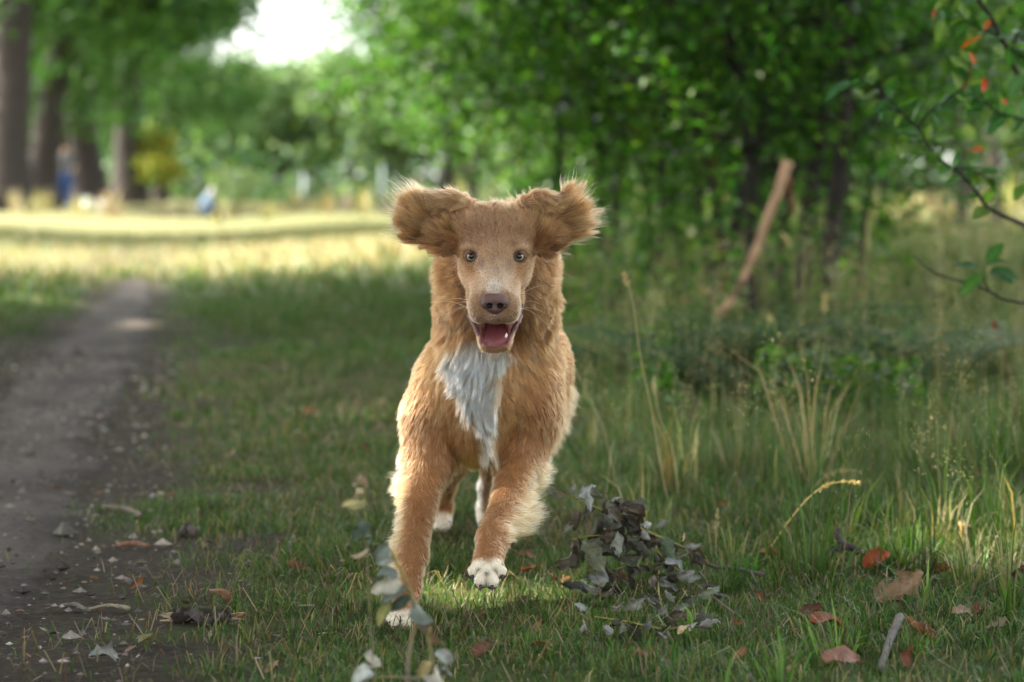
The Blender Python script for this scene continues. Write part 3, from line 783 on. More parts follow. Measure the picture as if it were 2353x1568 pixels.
# hind legs
ell(D(1085, 905, 3.98), (58, 100, 100), 30, 18, (0, .6, -.8), 'thigh')
ell(D(1210, 905, 3.98), (64, 100, 104), 30, 20, (.3, .8, -.7), 'thigh')
for pts, rr in (([D(1060, 985, 3.93), D(1028, 1050, 3.93), D(1018, 1115, 4.03), D(1014, 1165, 4.08), D(1013, 1192, 4.08)], [50, 34, 20, 18, 19]),
                ([D(1190, 985, 3.95), D(1150, 1060, 3.98), D(1128, 1120, 4.06), D(1120, 1165, 4.12), D(1118, 1188, 4.12)], [50, 32, 19, 16, 17])):
    for i in range(4): cone(pts[i], pts[i + 1], rr[i], rr[i + 1], 16, [14, 9, 7, 5][i], (0, .1, -1), 'hind')
for x, y in ((1004, 1205), (1014, 1209), (1025, 1207)): cone(D(1014, 1190, 4.08), D(x, y, 4.04), 15, 10, 5, 4, (0, -.3, -1), 'paw')
for x, y in ((1109, 1200), (1118, 1204), (1128, 1202)): cone(D(1118, 1186, 4.12), D(x, y, 4.08), 14, 9.5, 5, 4, (0, -.3, -1), 'paw')
# head
hf = 7
ell(HL(0, -60, 14), (52, 66, 50), 14, 6, (0, 1, .25), 'face')
for s in (-1, 1):
    ell(HL(29 * s, -42, 38), (25, 34, 27), 14, 5.5, (.25 * s, .6, .8), 'face')
    ell(HL(25 * s, -12, 13), (17, 15, 11), 10, 3.5, (.4 * s, .4, .9), 'face')
    cone(HL(23 * s, -20, -15), HL(15.5 * s, 28, -46), 17.5, 14.5, 13, 4, (.5 * s, .9, -.3), 'face')
    ell(HL(27 * s, -37, -17), (20.5, 39, 30), 16, 7, (.5 * s, .9, -.5), 'face')
    cone(HL(9 * s, 14, -32), HL((15 if s > 0 else 16.5) * s, 60, -61), 15, 19, 12, 3.0, (.6 * s, .7, -.35), 'muzzle')
    cone(HL(16 * s, 22, -52), HL((18 if s > 0 else 20) * s, 56, -74), 14, 13, 10, 2.8, (.5 * s, .6, -.6), 'muzzle')
    cone(HL(21 * s, -42, -56), HL(13.5 * s, -8, -90), 17, 13, 9, 7, (.5 * s, .8, -.5), 'jaw')
    cone(HL(14 * s, -8, -90), HL(11 * s, 33, -115), 13, 10.5, 7, 4, (.4 * s, .5, -.9), 'jaw')
cone(HL(0, 30, -114), HL(0, 36, -117), 9.5, 9.5, 7, 4, (0, .4, -1), 'jaw')
ell(HL(0, -50, 41), (26, 34, 26), 14, 5, (0, .6, .8), 'face')
cone(HL(0, -25, 10), HL(0, 6, -4), 36, 22, 14, 4, (0, .6, 1), 'face')
cone(HL(0, 4, -4), HL(0, 66, -44), 22, 15.5, 11, 3.6, (0, .75, .6), 'muzzle')
ell(HL(0, 66, -71), (17, 13, 16), 8, 2.5, (0, .5, -.8), 'muzzle')
# ears: two flaps flung out by the gallop
def rotm(yaw, roll):
    return np.array(Matrix.Rotation(roll, 3, 'Y') @ Matrix.Rotation(yaw, 3, 'Z'))
ell(D(1000, 513, 3.31), (37, 9, 30), 14, 28, (-1, .2, .3), 'ear', rotm(.25, .12))
ell(D(1030, 550, 3.29), (20, 9, 25), 9, 12, (-1, .2, -.2), 'ear', rotm(.3, .5))
ell(D(1046, 508, 3.30), (24, 9, 38), 9, 18, (-1, .2, .3), 'ear', rotm(.25, 0))
ell(D(1014, 481, 3.305), (32, 9, 19), 14, 24, (-.7, .2, .7), 'ear', rotm(.25, -.12))
cone(D(1072, 484, 3.30), D(1048, 495, 3.30), 13, 12, 9, 8, (-1, .2, .5), 'ear')
ell(D(1267, 513, 3.31), (36, 9, 31), 14, 28, (1, .2, .3), 'ear', rotm(-.25, -.12))
ell(D(1248, 553, 3.29), (19, 9, 26), 9, 12, (1, .2, -.2), 'ear', rotm(-.3, -.5))
ell(D(1234, 508, 3.30), (24, 9, 39), 9, 18, (1, .2, .3), 'ear', rotm(-.25, 0))
ell(D(1258, 481, 3.305), (31, 9, 19), 14, 24, (.7, .2, .7), 'ear', rotm(-.25, .12))
cone(D(1208, 484, 3.30), D(1230, 495, 3.30), 13, 12, 9, 8, (1, .2, .5), 'ear')

def prim_d(p, pts):
    if p[0] == 'c':
        a, b, ra, rb = p[1], p[2], p[3], p[4]
        ba = b - a; h = np.clip(((pts - a) @ ba) / max(ba @ ba, 1e-12), 0, 1)
        return np.linalg.norm(pts - a - h[..., None] * ba, axis=-1) - (ra + (rb - ra) * h)
    q = pts - p[1]
    if p[3] is not None: q = q @ p[3]
    k0 = np.linalg.norm(q / p[2], axis=-1); k1 = np.linalg.norm(q / p[2] ** 2, axis=-1)
    return k0 * (k0 - 1) / np.maximum(k1, 1e-9)
def bounds(p, pad):
    if p[0] == 'c':
        r = max(p[3], p[4]) + pad
        return np.minimum(p[1], p[2]) - r, np.maximum(p[1], p[2]) + r
    r = p[2].max() + pad
    return p[1] - r, p[1] + r

def axis(parts): return np.unique(np.concatenate([np.arange(a, b, s) for a, b, s in parts]).round(6))
AX = axis([(-.23, -.125, .004), (-.125, .085, .0021), (.085, .2, .004)])
AY = axis([(3.08, 3.42, .0024), (3.42, 4.55, .0075)])
AZ = axis([(-.02, .34, .0042), (.34, .60, .0021)])
F = np.full((len(AX), len(AY), len(AZ)), .5, np.float32)
def sub_idx(lo, hi):
    return [slice(max(np.searchsorted(A, l) - 1, 0), min(np.searchsorted(A, h) + 2, len(A))) for A, l, h in zip((AX, AY, AZ), lo, hi)]
def sub_pts(s):
    return np.stack(np.meshgrid(AX[s[0]], AY[s[1]], AZ[s[2]], indexing='ij'), -1)
for p in PR:
    s = sub_idx(*bounds(p, p[5] + .012)); pts = sub_pts(s); d = prim_d(p, pts).astype(np.float32)
    f = F[s[0], s[1], s[2]]; k = p[5]
    h = np.clip(.5 + .5 * (f - d) / k, 0, 1)
    F[s[0], s[1], s[2]] = f * (1 - h) + d * h - k * h * (1 - h)
def carve(p, k):
    s = sub_idx(*bounds(p, k + .006)); pts = sub_pts(s); d = -prim_d(p, pts).astype(np.float32)
    f = F[s[0], s[1], s[2]]
    h = np.clip(.5 - .5 * (f - d) / k, 0, 1)
    F[s[0], s[1], s[2]] = f * (1 - h) + d * h + k * h * (1 - h)
# open mouth between the flews and the dropped jaw
carve(('c', HL(0, -28, -78), HL(0, 34, -100), .012, .0175, .01), .004)
carve(('c', HL(-9, 40, -102), HL(9, 40, -102), .011, .011, .01), .004)
# ear hollows below the flap edge
for sx in (-1, 1):
    carve(('e', D(1176.5 + sx * 0, 0, 3.3) * 0 + (D(985, 566, 3.275) if sx < 0 else D(1290, 572, 3.275)), np.array([.034, .014, .012]), None), .004)
EYE = {-1: HL(-32.8, -9.5, 0.3), 1: HL(32.8, -9.5, 0.3)}
for s_ in (-1, 1): carve(('e', EYE[s_] + np.array([.0, -.004, -.0006]), np.array([.0074, .0115, .0060]), None), .003)
V, Q = grid_nets(AX, AY, AZ, F)
# light smoothing, normals
def vnormals(V, Q):
    n = np.zeros_like(V); fn = np.cross(V[Q[:, 2]] - V[Q[:, 0]], V[Q[:, 3]] - V[Q[:, 1]])
    for k in range(4):
        for c in range(3): n[:, c] += np.bincount(Q[:, k], fn[:, c], len(V))
    return norm(n)
def relax(V, Q, it=2, w=.5):
    for _ in range(it):
        s = np.zeros_like(V); c = np.bincount(Q.ravel(), minlength=len(V)) * 2.
        for k in range(4):
            for o in (1, 3):
                for a in range(3): s[:, a] += np.bincount(Q[:, k], V[Q[:, (k + o) % 4], a], len(V))
        V = V * (1 - w) + w * s / np.maximum(c, 1)[:, None]
    return V
V = relax(V, Q, 3, .5)
NRM = vnormals(V, Q)
if np.mean(np.einsum('ij,ij->i', NRM, V - V.mean(0))) < 0: Q = Q[:, ::-1]; NRM = -NRM

# per-vertex fur properties: blend of the nearest primitives
W = np.zeros(len(V)); FL = np.zeros(len(V)); FD = np.zeros((len(V), 3)); TW = {}
for p in PR:
    d = prim_d(p, V); w = np.exp(-np.clip(d, -.02, .2) / .006)
    W += w; FL += w * p[6]; FD += w[:, None] * norm(p[7]); TW[p[8]] = TW.get(p[8], 0) + w
FL /= W; FD = norm(FD)
TW = {k: v / W for k, v in TW.items()}
ux, uy = PX(V)
hd = V - E; hx, hfw, hz = hd[:, 0] * 1000, -hd[:, 1] * 1000, hd[:, 2] * 1000   # head-local mm
front = sstep(.05, .45, -NRM[:, 1])
# colours (linear albedo)
ORANGE = np.array([.268, .102, .028]); FACE = np.array([.195, .092, .042]); MUZ = np.array([.28, .158, .086]); WHITE = np.array([.93, .82, .64])
PALE = np.array([.38, .205, .085]); DARK = np.array([.07, .028, .011]); EAR = np.array([.25, .104, .040])
col = np.tile(ORANGE, (len(V), 1))
def paint(c, w): 
    global col
    col = col * (1 - w[:, None]) + np.asarray(c) * w[:, None]
paint(FACE, np.clip(TW['face'] + .6 * TW['jaw'], 0, 1)); paint(MUZ, np.clip(TW['muzzle'], 0, 1)); paint(EAR, TW['ear'])
paint(np.array([.29, .135, .056]), np.clip(TW['leg'] + TW['shoulder'] * .4, 0, 1) * .8)
paint(np.array([.24, .105, .04]), np.clip(TW['hind'], 0, 1) * .6)
paint(np.array([.115, .040, .010]), np.clip(TW['neck'] * 1.1, 0, 1) * .9 * sstep(860, 740, uy))  # upper neck darkened: shade below the head put into the colour
nz = fbm(V, 60.)
paint(PALE, np.clip(.22 + .4 * nz, 0, .5) * np.clip(TW['neck'] + TW['chest'] + TW['body'], 0, 1) * .3)
def poly_mask(px, py, poly, soft):
    """soft inside-mask of a polygon in picture units, edges broken by fur noise"""
    poly = np.asarray(poly, float); x, y = px, py
    ins = np.zeros(len(x), bool); dmin = np.full(len(x), 1e9)
    for i in range(len(poly)):
        a, b = poly[i - 1], poly[i]
        c = ((a[1] > y) != (b[1] > y)) & (x < (b[0] - a[0]) * (y - a[1]) / (b[1] - a[1] + 1e-9) + a[0]); ins ^= c
        ab = b - a; t = np.clip(((x - a[0]) * ab[0] + (y - a[1]) * ab[1]) / (ab @ ab), 0, 1)
        dmin = np.minimum(dmin, np.hypot(x - a[0] - t * ab[0], y - a[1] - t * ab[1]))
    sd = np.where(ins, dmin, -dmin)
    return sstep(-soft, soft, sd)
BIB = [(1044, 805), (1068, 785), (1142, 792), (1162, 806), (1138, 832), (1134, 870), (1132, 905), (1120, 950), (1120, 1022), (1110, 1035), (1098, 975), (1080, 930), (1066, 890), (1052, 868), (1040, 858), (1044, 835)]
zone = (V[:, 1] > 3.27) & (V[:, 1] < 3.46)
bib = poly_mask(ux + 16 * nz, uy + 14 * nz, BIB, 15) * zone * sstep(-.2, .2, -NRM[:, 1])
paint(WHITE, bib * np.clip(.86 + .3 * fbm(V, 45., 5.), .5, .97))
blaze = np.exp(-(((ux - 1136 + 2 * nz) / (3.5 + 7 * sstep(625, 668, uy))) ** 2 * .8 + ((uy - 660) / 17) ** 2)) * (TW['muzzle'] + TW['face'] > .5)
paint(np.array([.80, .74, .70]), np.clip(blaze * 2.0, 0, 1) * sstep(640, 610, uy * 0 + 600))
bridge = np.exp(-((ux - 1138) / 26) ** 2) * sstep(590, 640, uy) * sstep(700, 660, uy) * TW['muzzle']
paint(np.array([.40, .26, .16]), bridge * .75)
for s in (-1, 1):
    paint(np.array([.10, .048, .024]), .9 * np.exp(-(((hx - 18 * s) / 6.0) ** 2 + ((hz + 11) / 11) ** 2)) * (hfw > -30))        # dark inner corner and tear line, deepened as painted muzzle shading
    paint(np.array([.17, .075, .03]), .5 * np.exp(-(((hx - 22 * s) / 11) ** 2 + ((hz - 11) / 8) ** 2)) * (hfw > -40))
    de = np.sqrt(((hx - 32.6 * s) / 1.15) ** 2 + hz ** 2)
    paint(np.array([.055, .028, .02]), sstep(9.0, 6.8, de) * (hfw > -40))
    paint(np.array([.40, .25, .15]), .85 * np.exp(-(((hx - 36 * s) / 12) ** 2 + ((hz - 13 + .012 * (hx - 36 * s) ** 2 * 1.) / 3.) ** 2)) * (hfw > -40))
paint(np.array([.11, .05, .025]), .85 * np.exp(-((hx) / 1.5) ** 2) * sstep(28, 40, hz) * sstep(70, 58, hz) * (hfw > -60))
legtop = TW['paw']
paint(WHITE, np.clip(sstep(1278, 1300, uy + 14 * nz) * (ux > 1060) * (V[:, 1] < 3.3) * (np.abs(ux - 1120 + 6 * nz) < 36 + 20 * (uy > 1300)), 0, 1) * .93)
paint(WHITE, sstep(1390, 1412, uy + 10 * nz) * (ux < 1000) * (V[:, 1] < 3.4) * .93)
paint(WHITE, sstep(1172, 1188, uy + 5 * nz) * (V[:, 1] > 3.8) * (uy < 1230) * .9)
paint(WHITE, .7 * sstep(1112, 1104, ux) * (ux > 1090) * (uy > 1095) * (V[:, 1] > 3.8))
paint(np.array([.66, .56, .44]), .6 * (V[:, 1] > 3.45) * (V[:, 1] < 3.9) * sstep(.5, .9, -NRM[:, 2]))
# mouth lining and lips
mouth = (hfw > -46) & (hfw < 60) & (hz < -70) & (hz > -120) & (np.abs(hx) < 24)
dm = np.minimum(prim_d(('c', HL(0, -28, -78), HL(0, 34, -100), .012, .0175), V), prim_d(('c', HL(-9, 40, -102), HL(9, 40, -102), .011, .011), V))
inside = mouth * sstep(.0030, .0008, dm)
paint(np.array([.10, .020, .022]), inside)
lip = (np.abs(dm - .0026) < .0012) & mouth
paint(np.array([.26, .085, .09]), lip * .75 * sstep(-84, -90, hz))
paint(np.array([.12, .055, .05]), lip * .6 * (hz > -87))
paint(np.array([.22, .12, .10]), .55 * np.exp(-((hx / 13) ** 2 + ((hz + 80) / 5) ** 2)) * (hfw > 60))
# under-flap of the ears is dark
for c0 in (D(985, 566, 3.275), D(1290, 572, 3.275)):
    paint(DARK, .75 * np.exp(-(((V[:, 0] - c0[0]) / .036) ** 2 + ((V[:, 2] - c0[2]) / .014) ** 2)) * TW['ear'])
for a_, b_ in (((1097, 1326, 3.172), (1100, 1312, 3.176)), ((1118, 1340, 3.163), (1118, 1318, 3.168)), ((1141, 1326, 3.172), (1138, 1312, 3.176)), ((906, 1432, 3.15), (911, 1418, 3.16)), ((921, 1437, 3.14), (924, 1420, 3.15)), ((940, 1432, 3.15), (939, 1418, 3.16))):
    dd = prim_d(('c', D(*a_), D(*b_), .0001, .0001), V); paint(np.array([.10, .07, .055]), .9 * np.exp(-(dd / .0042) ** 2))
bald = np.clip(inside + sstep(9.6, 8.2, np.minimum(np.sqrt(((hx - 32.6) / 1.15) ** 2 + hz ** 2), np.sqrt(((hx + 32.6) / 1.15) ** 2 + hz ** 2))) * (hfw > -40)
               + (hfw > 74) * (np.abs(hx) < 17) * (hz > -73) * (hz < -44), 0, 1)

M_skin = attr_mat('dog_skin', rough=.7, spec=.25, nscale=300, namt=.12)
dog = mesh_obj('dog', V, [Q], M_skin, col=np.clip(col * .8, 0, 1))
tag(dog, 'ginger and white dog galloping towards the viewer, ears flying and mouth open', 'dog')

# ---------------- fur
def hair_material():
    m, N, L = new_mat('dog_fur')
    out = N.new('ShaderNodeOutputMaterial')
    at = N.new('ShaderNodeAttribute'); at.attribute_name = 'fur_color'
    ci = N.new('ShaderNodeHairInfo')
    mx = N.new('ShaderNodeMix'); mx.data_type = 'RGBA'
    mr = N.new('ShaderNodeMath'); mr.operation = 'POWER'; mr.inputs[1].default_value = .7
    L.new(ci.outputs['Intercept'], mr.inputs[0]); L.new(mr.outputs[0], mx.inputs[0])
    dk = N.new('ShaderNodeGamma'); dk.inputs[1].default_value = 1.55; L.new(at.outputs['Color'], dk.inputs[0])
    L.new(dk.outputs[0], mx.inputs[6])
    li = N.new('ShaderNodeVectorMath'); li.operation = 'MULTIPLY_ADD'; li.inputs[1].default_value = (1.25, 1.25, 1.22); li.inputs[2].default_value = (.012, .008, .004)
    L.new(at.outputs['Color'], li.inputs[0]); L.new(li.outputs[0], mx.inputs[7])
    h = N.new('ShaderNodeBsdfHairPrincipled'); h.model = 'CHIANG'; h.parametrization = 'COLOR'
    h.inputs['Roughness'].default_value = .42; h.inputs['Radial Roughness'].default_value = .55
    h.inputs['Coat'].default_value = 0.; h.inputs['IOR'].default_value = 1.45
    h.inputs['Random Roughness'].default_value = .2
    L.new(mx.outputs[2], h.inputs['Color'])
    L.new(h.outputs[0], out.inputs[0]); return m
M_fur = hair_material()

Qt = np.vstack([Q[:, [0, 1, 2]], Q[:, [0, 2, 3]]])
tarea = np.linalg.norm(np.cross(V[Qt[:, 1]] - V[Qt[:, 0]], V[Qt[:, 2]] - V[Qt[:, 0]]), axis=1)

def fur(name, n, sel, K=6, rad=.00032, lenf=None, flowf=None, lift=.45, clump=0., nclump=600, curl=.25, jitcol=.16, colf=None, bend=1.0, wave=0., label=None, minlift=.06):
    """sel: per-vertex density 0..1"""
    w = tarea * np.mean(sel[Qt], 1)
    tri = rng.choice(len(Qt), n, p=w / w.sum())
    b = rng.random((n, 2)); fl = b.sum(1) > 1; b[fl] = 1 - b[fl]
    bc = np.stack([1 - b.sum(1), b[:, 0], b[:, 1]], -1)
    I = Qt[tri]
    def ip(a): return np.einsum('nk,nk...->n...', bc, a[I])
    root = ip(V); nr = norm(ip(NRM)); L = (lenf(root) if lenf else ip(FL)) / 1000.
    fd = flowf(root, nr) if flowf else ip(FD)
    fd = fd + .35 * np.stack([vnoise(root, 28., 1.), vnoise(root, 28., 9.), vnoise(root, 28., 17.)], -1) + .22 * np.stack([vnoise(root, 110., 2.), vnoise(root, 110., 5.), vnoise(root, 110., 8.)], -1)
    tanf = fd - nr * np.einsum('ij,ij->i', fd, nr)[:, None]; tanf = norm(tanf)
    L = L * np.exp(rng.normal(0, .22, n))
    d0 = norm(nr * lift + tanf * (1 - lift) + rng.normal(0, .10, (n, 3)))
    d1 = norm(norm(fd) * .8 * bend + tanf * .5 + nr * .12 + rng.normal(0, .13, (n, 3)))
    dn = np.einsum('ij,ij->i', d1, nr); d1 = norm(d1 + nr * np.maximum(minlift - dn, 0)[:, None])
    t = np.linspace(0, 1, K)
    dirs = d0[:, None] * (1 - t)[None, :, None] + d1[:, None] * t[None, :, None]
    if curl:
        for c in range(3):
            dirs[:, :, c] += curl * t[None] * vnoise(root, 65., 31. + 7 * c)[:, None]
    dirs = norm(dirs)
    if wave:
        ph = vnoise(root, 90., 3.) * 6; ax = norm(np.cross(d1, nr) + 1e-6)
        dirs += ax[:, None] * (wave * np.sin(t[None] * 7 + ph[:, None]) * t[None])[..., None]
    seg = np.concatenate([np.zeros((n, 1, 3)), dirs[:, 1:] * (L / (K - 1))[:, None, None]], 1)
    pts = root[:, None] - nr[:, None] * .0003 + np.cumsum(seg, 1)
    if clump:
        g = rng.choice(n, min(nclump, n), replace=False)
        kd = kdtree.KDTree(len(g))
        for j, gi in enumerate(g): kd.insert(root[gi], j)
        kd.balance()
        near = np.array([kd.find(r)[1] for r in root])
        gp = pts[g[near]] ; gl = L[g[near]]
        pts = pts + (gp - pts) * (clump * t[None] ** 1.3)[..., None] * rng.uniform(.5, 1., n)[:, None, None]
    c = ip(col) if colf is None else colf(root, ip(col))
    if clump: c = c * np.exp(rng.normal(0, .26, len(g)))[near][:, None]
    c = c * np.exp(rng.normal(0, jitcol, (n, 1))) * (1 + rng.normal(0, .03, (n, 3)))
    hc = bpy.data.hair_curves.new(name)
    hc.add_curves([K] * n)
    hc.position_data.foreach_set('vector', pts.astype(np.float32).ravel())
    r = (rad * np.exp(rng.normal(0, .2, n)))[:, None] * np.interp(t, [0, .6, 1], [1, .8, .15])[None]
    at = hc.attributes.get('radius') or hc.attributes.new('radius', 'FLOAT', 'POINT')
    at.data.foreach_set('value', r.astype(np.float32).ravel())
    at = hc.attributes.new('fur_color', 'FLOAT_COLOR', 'CURVE')
    cc = np.ones((n, 4), np.float32); cc[:, :3] = np.clip(c, .004, .93)
    at.data.foreach_set('color', cc.ravel())
    hc.materials.append(M_fur)
    o = link(bpy.data.objects.new(name, hc)); o.parent = dog
    o['kind'] = 'stuff'
    if label: o['label'] = label
    return o

nb = 1 - bald
seen = sstep(-.55, .15, -NRM[:, 1]) * .9 + .1                       # the side turned to the viewer carries most of the strands
hairy_face = np.clip(TW['face'] + TW['muzzle'] + TW['jaw'], 0, 1)
longr = np.clip(TW['neck'] + TW['chest'] * (1 - .3 * hairy_face), 0, 1)
fur('face_fur', 80000, hairy_face * nb * seen, K=4, rad=.00021, lift=.22, curl=.05, jitcol=.26, bend=.2, minlift=.10)
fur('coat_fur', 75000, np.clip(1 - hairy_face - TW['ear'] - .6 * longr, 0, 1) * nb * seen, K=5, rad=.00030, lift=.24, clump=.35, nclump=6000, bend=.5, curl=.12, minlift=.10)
def neckflow(r, nr):
    d = r - (E + np.array([0, .07, -.03])); d[:, 1] *= .4
    return norm(norm(d) * .75 + np.array([0, .55, -.35]))
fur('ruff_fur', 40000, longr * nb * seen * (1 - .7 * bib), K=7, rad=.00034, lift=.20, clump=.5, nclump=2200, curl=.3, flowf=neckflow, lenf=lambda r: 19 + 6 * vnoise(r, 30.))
def bibflow(r, nr):
    px, py = PX(r)
    return norm(np.stack([np.clip((px - 1095) / 70, -1.2, 1.2) * sstep(930, 820, py) * .25 + .25 * vnoise(r, 30.), np.full(len(r), -.10), np.full(len(r), -1.)], -1))
fur('bib_fur', 15000, bib * nb, K=8, rad=.00040, lift=.42, clump=.86, nclump=300, curl=.55, flowf=bibflow, lenf=lambda r: 30 + 12 * vnoise(r, 40.), jitcol=.07, label='white bib of long hair')
def earflow(r, nr):
    px, py = PX(r); s = np.where(px < 1140, -1., 1.)
    rx = np.where(s < 0, 1048, 1228); ry = np.where(s < 0, 560, 560)
    d = np.stack([(px - rx), np.zeros(len(r)), -(py - ry)], -1); d = norm(d)
    inner = sstep(75, 25, np.abs(px - rx))
    d = d * (1 - .55 * inner)[:, None] + np.stack([s * .4, 0 * s, -.9 + 0 * s], -1) * (.75 * inner * sstep(505, 470, py))[:, None]
    d[:, 1] += .12
    return norm(d)
def earlen(r):
    px, py = PX(r); s = np.where(px < 1140, -1., 1.)
    out = np.where(s < 0, 1050 - px, px - 1225)
    low = sstep(530, 575, py)
    return (15 + 15 * sstep(0, 70, out)) * (1 - .65 * low * sstep(60, 25, out)) * (1 - .25 * low)
cav = np.zeros(len(V))
for c0 in (D(985, 566, 3.275), D(1290, 572, 3.275)): cav = np.maximum(cav, np.exp(-(((V[:, 0] - c0[0]) / .034) ** 2 + ((V[:, 2] - c0[2]) / .012) ** 2)))
earsel = np.clip(TW['ear'] * 1.3, 0, 1) * (1 - np.clip(.55 * cav, 0, 1))
fur('ear_fur', 24000, earsel * nb * (.35 + .65 * seen), K=9, rad=.00038, lift=.28, clump=.88, nclump=340, curl=.5, flowf=earflow, lenf=earlen, wave=.25, jitcol=.15)
fur('ear_fringe', 3500, earsel * nb * sstep(-.5, .3, -NRM[:, 1]), K=9, rad=.00022, lift=.32, clump=.35, nclump=300, curl=.7, flowf=earflow, lenf=lambda r: earlen(r) * 1.4, wave=.3, colf=lambda r, c: c * .7 + PALE * .45)  # fringe strands paler, imitating light caught on the ear edges
# feathering: long pale hair streaming from the outer rear edge of the forelegs and from the thighs
fx = np.zeros(len(V))
fx += ((ux < 975) & (uy > 1030) & (uy < 1345) & (V[:, 1] < 3.7)) * sstep(.15, .7, -NRM[:, 0] * .9 + NRM[:, 1] * .5)
fx += ((ux > 1140) & (uy > 1060) & (uy < 1245) & (V[:, 1] < 3.7)) * sstep(.15, .7, NRM[:, 0] * .9 + NRM[:, 1] * .5)
def featherflow(r, nr):
    px, py = PX(r); s = np.where(px < 1060, -1., 1.)
    return norm(np.stack([s * (.95 + .3 * vnoise(r, 25.)), .45 + 0 * s, -.35 + .4 * vnoise(r, 22., 4.)], -1))
fur('feather_fur', 6500, np.clip(fx, 0, 1), K=8, rad=.00030, lift=.30, clump=.6, nclump=420, curl=.6, flowf=featherflow,
    lenf=lambda r: (12 + 26 * np.clip(vnoise(r, 24., 6.) + .3, 0, 1)) * np.interp(PX(r)[1], [1030, 1120, 1230, 1345], [.5, 1.15, 1.1, .35]), colf=lambda r, c: c * .5 + np.array([.50, .34, .17]) * .5, label='pale feathering on the backs of the legs')
tx = ((ux > 1255) & (uy > 880) & (uy < 1040) & (V[:, 1] > 3.6)) * 1. * sstep(0, .6, NRM[:, 0]) + np.clip(TW['tail'], 0, 1) * .8
fur('thigh_fur', 5000, np.clip(tx, 0, 1), K=7, rad=.00034, lift=.4, clump=.5, nclump=300, curl=.5, flowf=lambda r, nr: norm(np.stack([.5 + 0 * r[:, 0], .5 + 0 * r[:, 0], -.7 + 0 * r[:, 0]], -1)), lenf=lambda r: 30 + 0 * r[:, 0], colf=lambda r, c: c * .6 + PALE * .4)

# ---------------- whiskers
mb = MB()
for s in (-1, 1):
    for k in range(5):
        a = HL(s * (30 + rng.uniform(-3, 2)), 45 + rng.uniform(-14, 12), -56 + rng.uniform(-14, 8))
        e = a + np.array([s * rng.uniform(.03, .055), rng.uniform(.0, .03), rng.uniform(-.03, .012)])
        mb = MB(); mb.add(*tube(smoothline([a, (a + e) / 2 + np.array([0, 0, .006]), e], 7), np.linspace(.0002, .00006, 7), 4, cap=False), col=(.75, .68, .6))
        mb.obj('whisker', M_dry, dog)

# ---------------- eyes
def eye_material():
    m, N, L = new_mat('dog_eye')
    out = N.new('ShaderNodeOutputMaterial'); b = N.new('ShaderNodeBsdfPrincipled')
    tc = N.new('ShaderNodeTexCoord'); sp = N.new('ShaderNodeSeparateXYZ'); L.new(tc.outputs['Object'], sp.inputs[0])
    cx = N.new('ShaderNodeCombineXYZ'); L.new(sp.outputs[0], cx.inputs[0]); L.new(sp.outputs[2], cx.inputs[2])
    ln = N.new('ShaderNodeVectorMath'); ln.operation = 'LENGTH'; L.new(cx.outputs[0], ln.inputs[0])
    dv = N.new('ShaderNodeMath'); dv.operation = 'DIVIDE'; dv.inputs[1].default_value = .01; L.new(ln.outputs['Value'], dv.inputs[0])
    r = N.new('ShaderNodeValToRGB'); e = r.color_ramp.elements
    for _ in range(4): e.new(.5)
    for el, (p, c) in zip(e, [(0, (.004, .004, .005)), (.35, (.005, .006, .008)), (.39, (.24, .225, .14)), (.54, (.50, .46, .31)), (.60, (.06, .05, .03)), (.66, (.03, .018, .012))]): el.position = p; el.color = (*c, 1)
    L.new(dv.outputs[0], r.inputs[0]); L.new(r.outputs[0], b.inputs['Base Color'])
    b.inputs['Roughness'].default_value = .06; b.inputs['Specular IOR Level'].default_value = .6; b.inputs['Coat Weight'].default_value = .6; b.inputs['Coat Roughness'].default_value = .03
    L.new(b.outputs[0], out.inputs[0]); return m
M_eye = eye_material()
def uvsphere(r, nu=28, nv=18):
    th = np.linspace(0, math.pi, nv)[:, None]; ph = np.linspace(0, 2 * math.pi, nu, endpoint=False)[None]
    v = np.stack([np.sin(th) * np.cos(ph), np.cos(th) * -1 + 0 * ph, np.sin(th) * np.sin(ph)], -1) * r
    i = np.arange(nv - 1)[:, None] * nu; j = np.arange(nu)[None]; k = (j + 1) % nu
    return v.reshape(-1, 3), [np.stack([i + j, i + nu + j, i + nu + k, i + k], -1).reshape(-1, 4)]
M_lid = attr_mat('eyelid_skin', rough=.55, spec=.3, nscale=900, namt=.2)
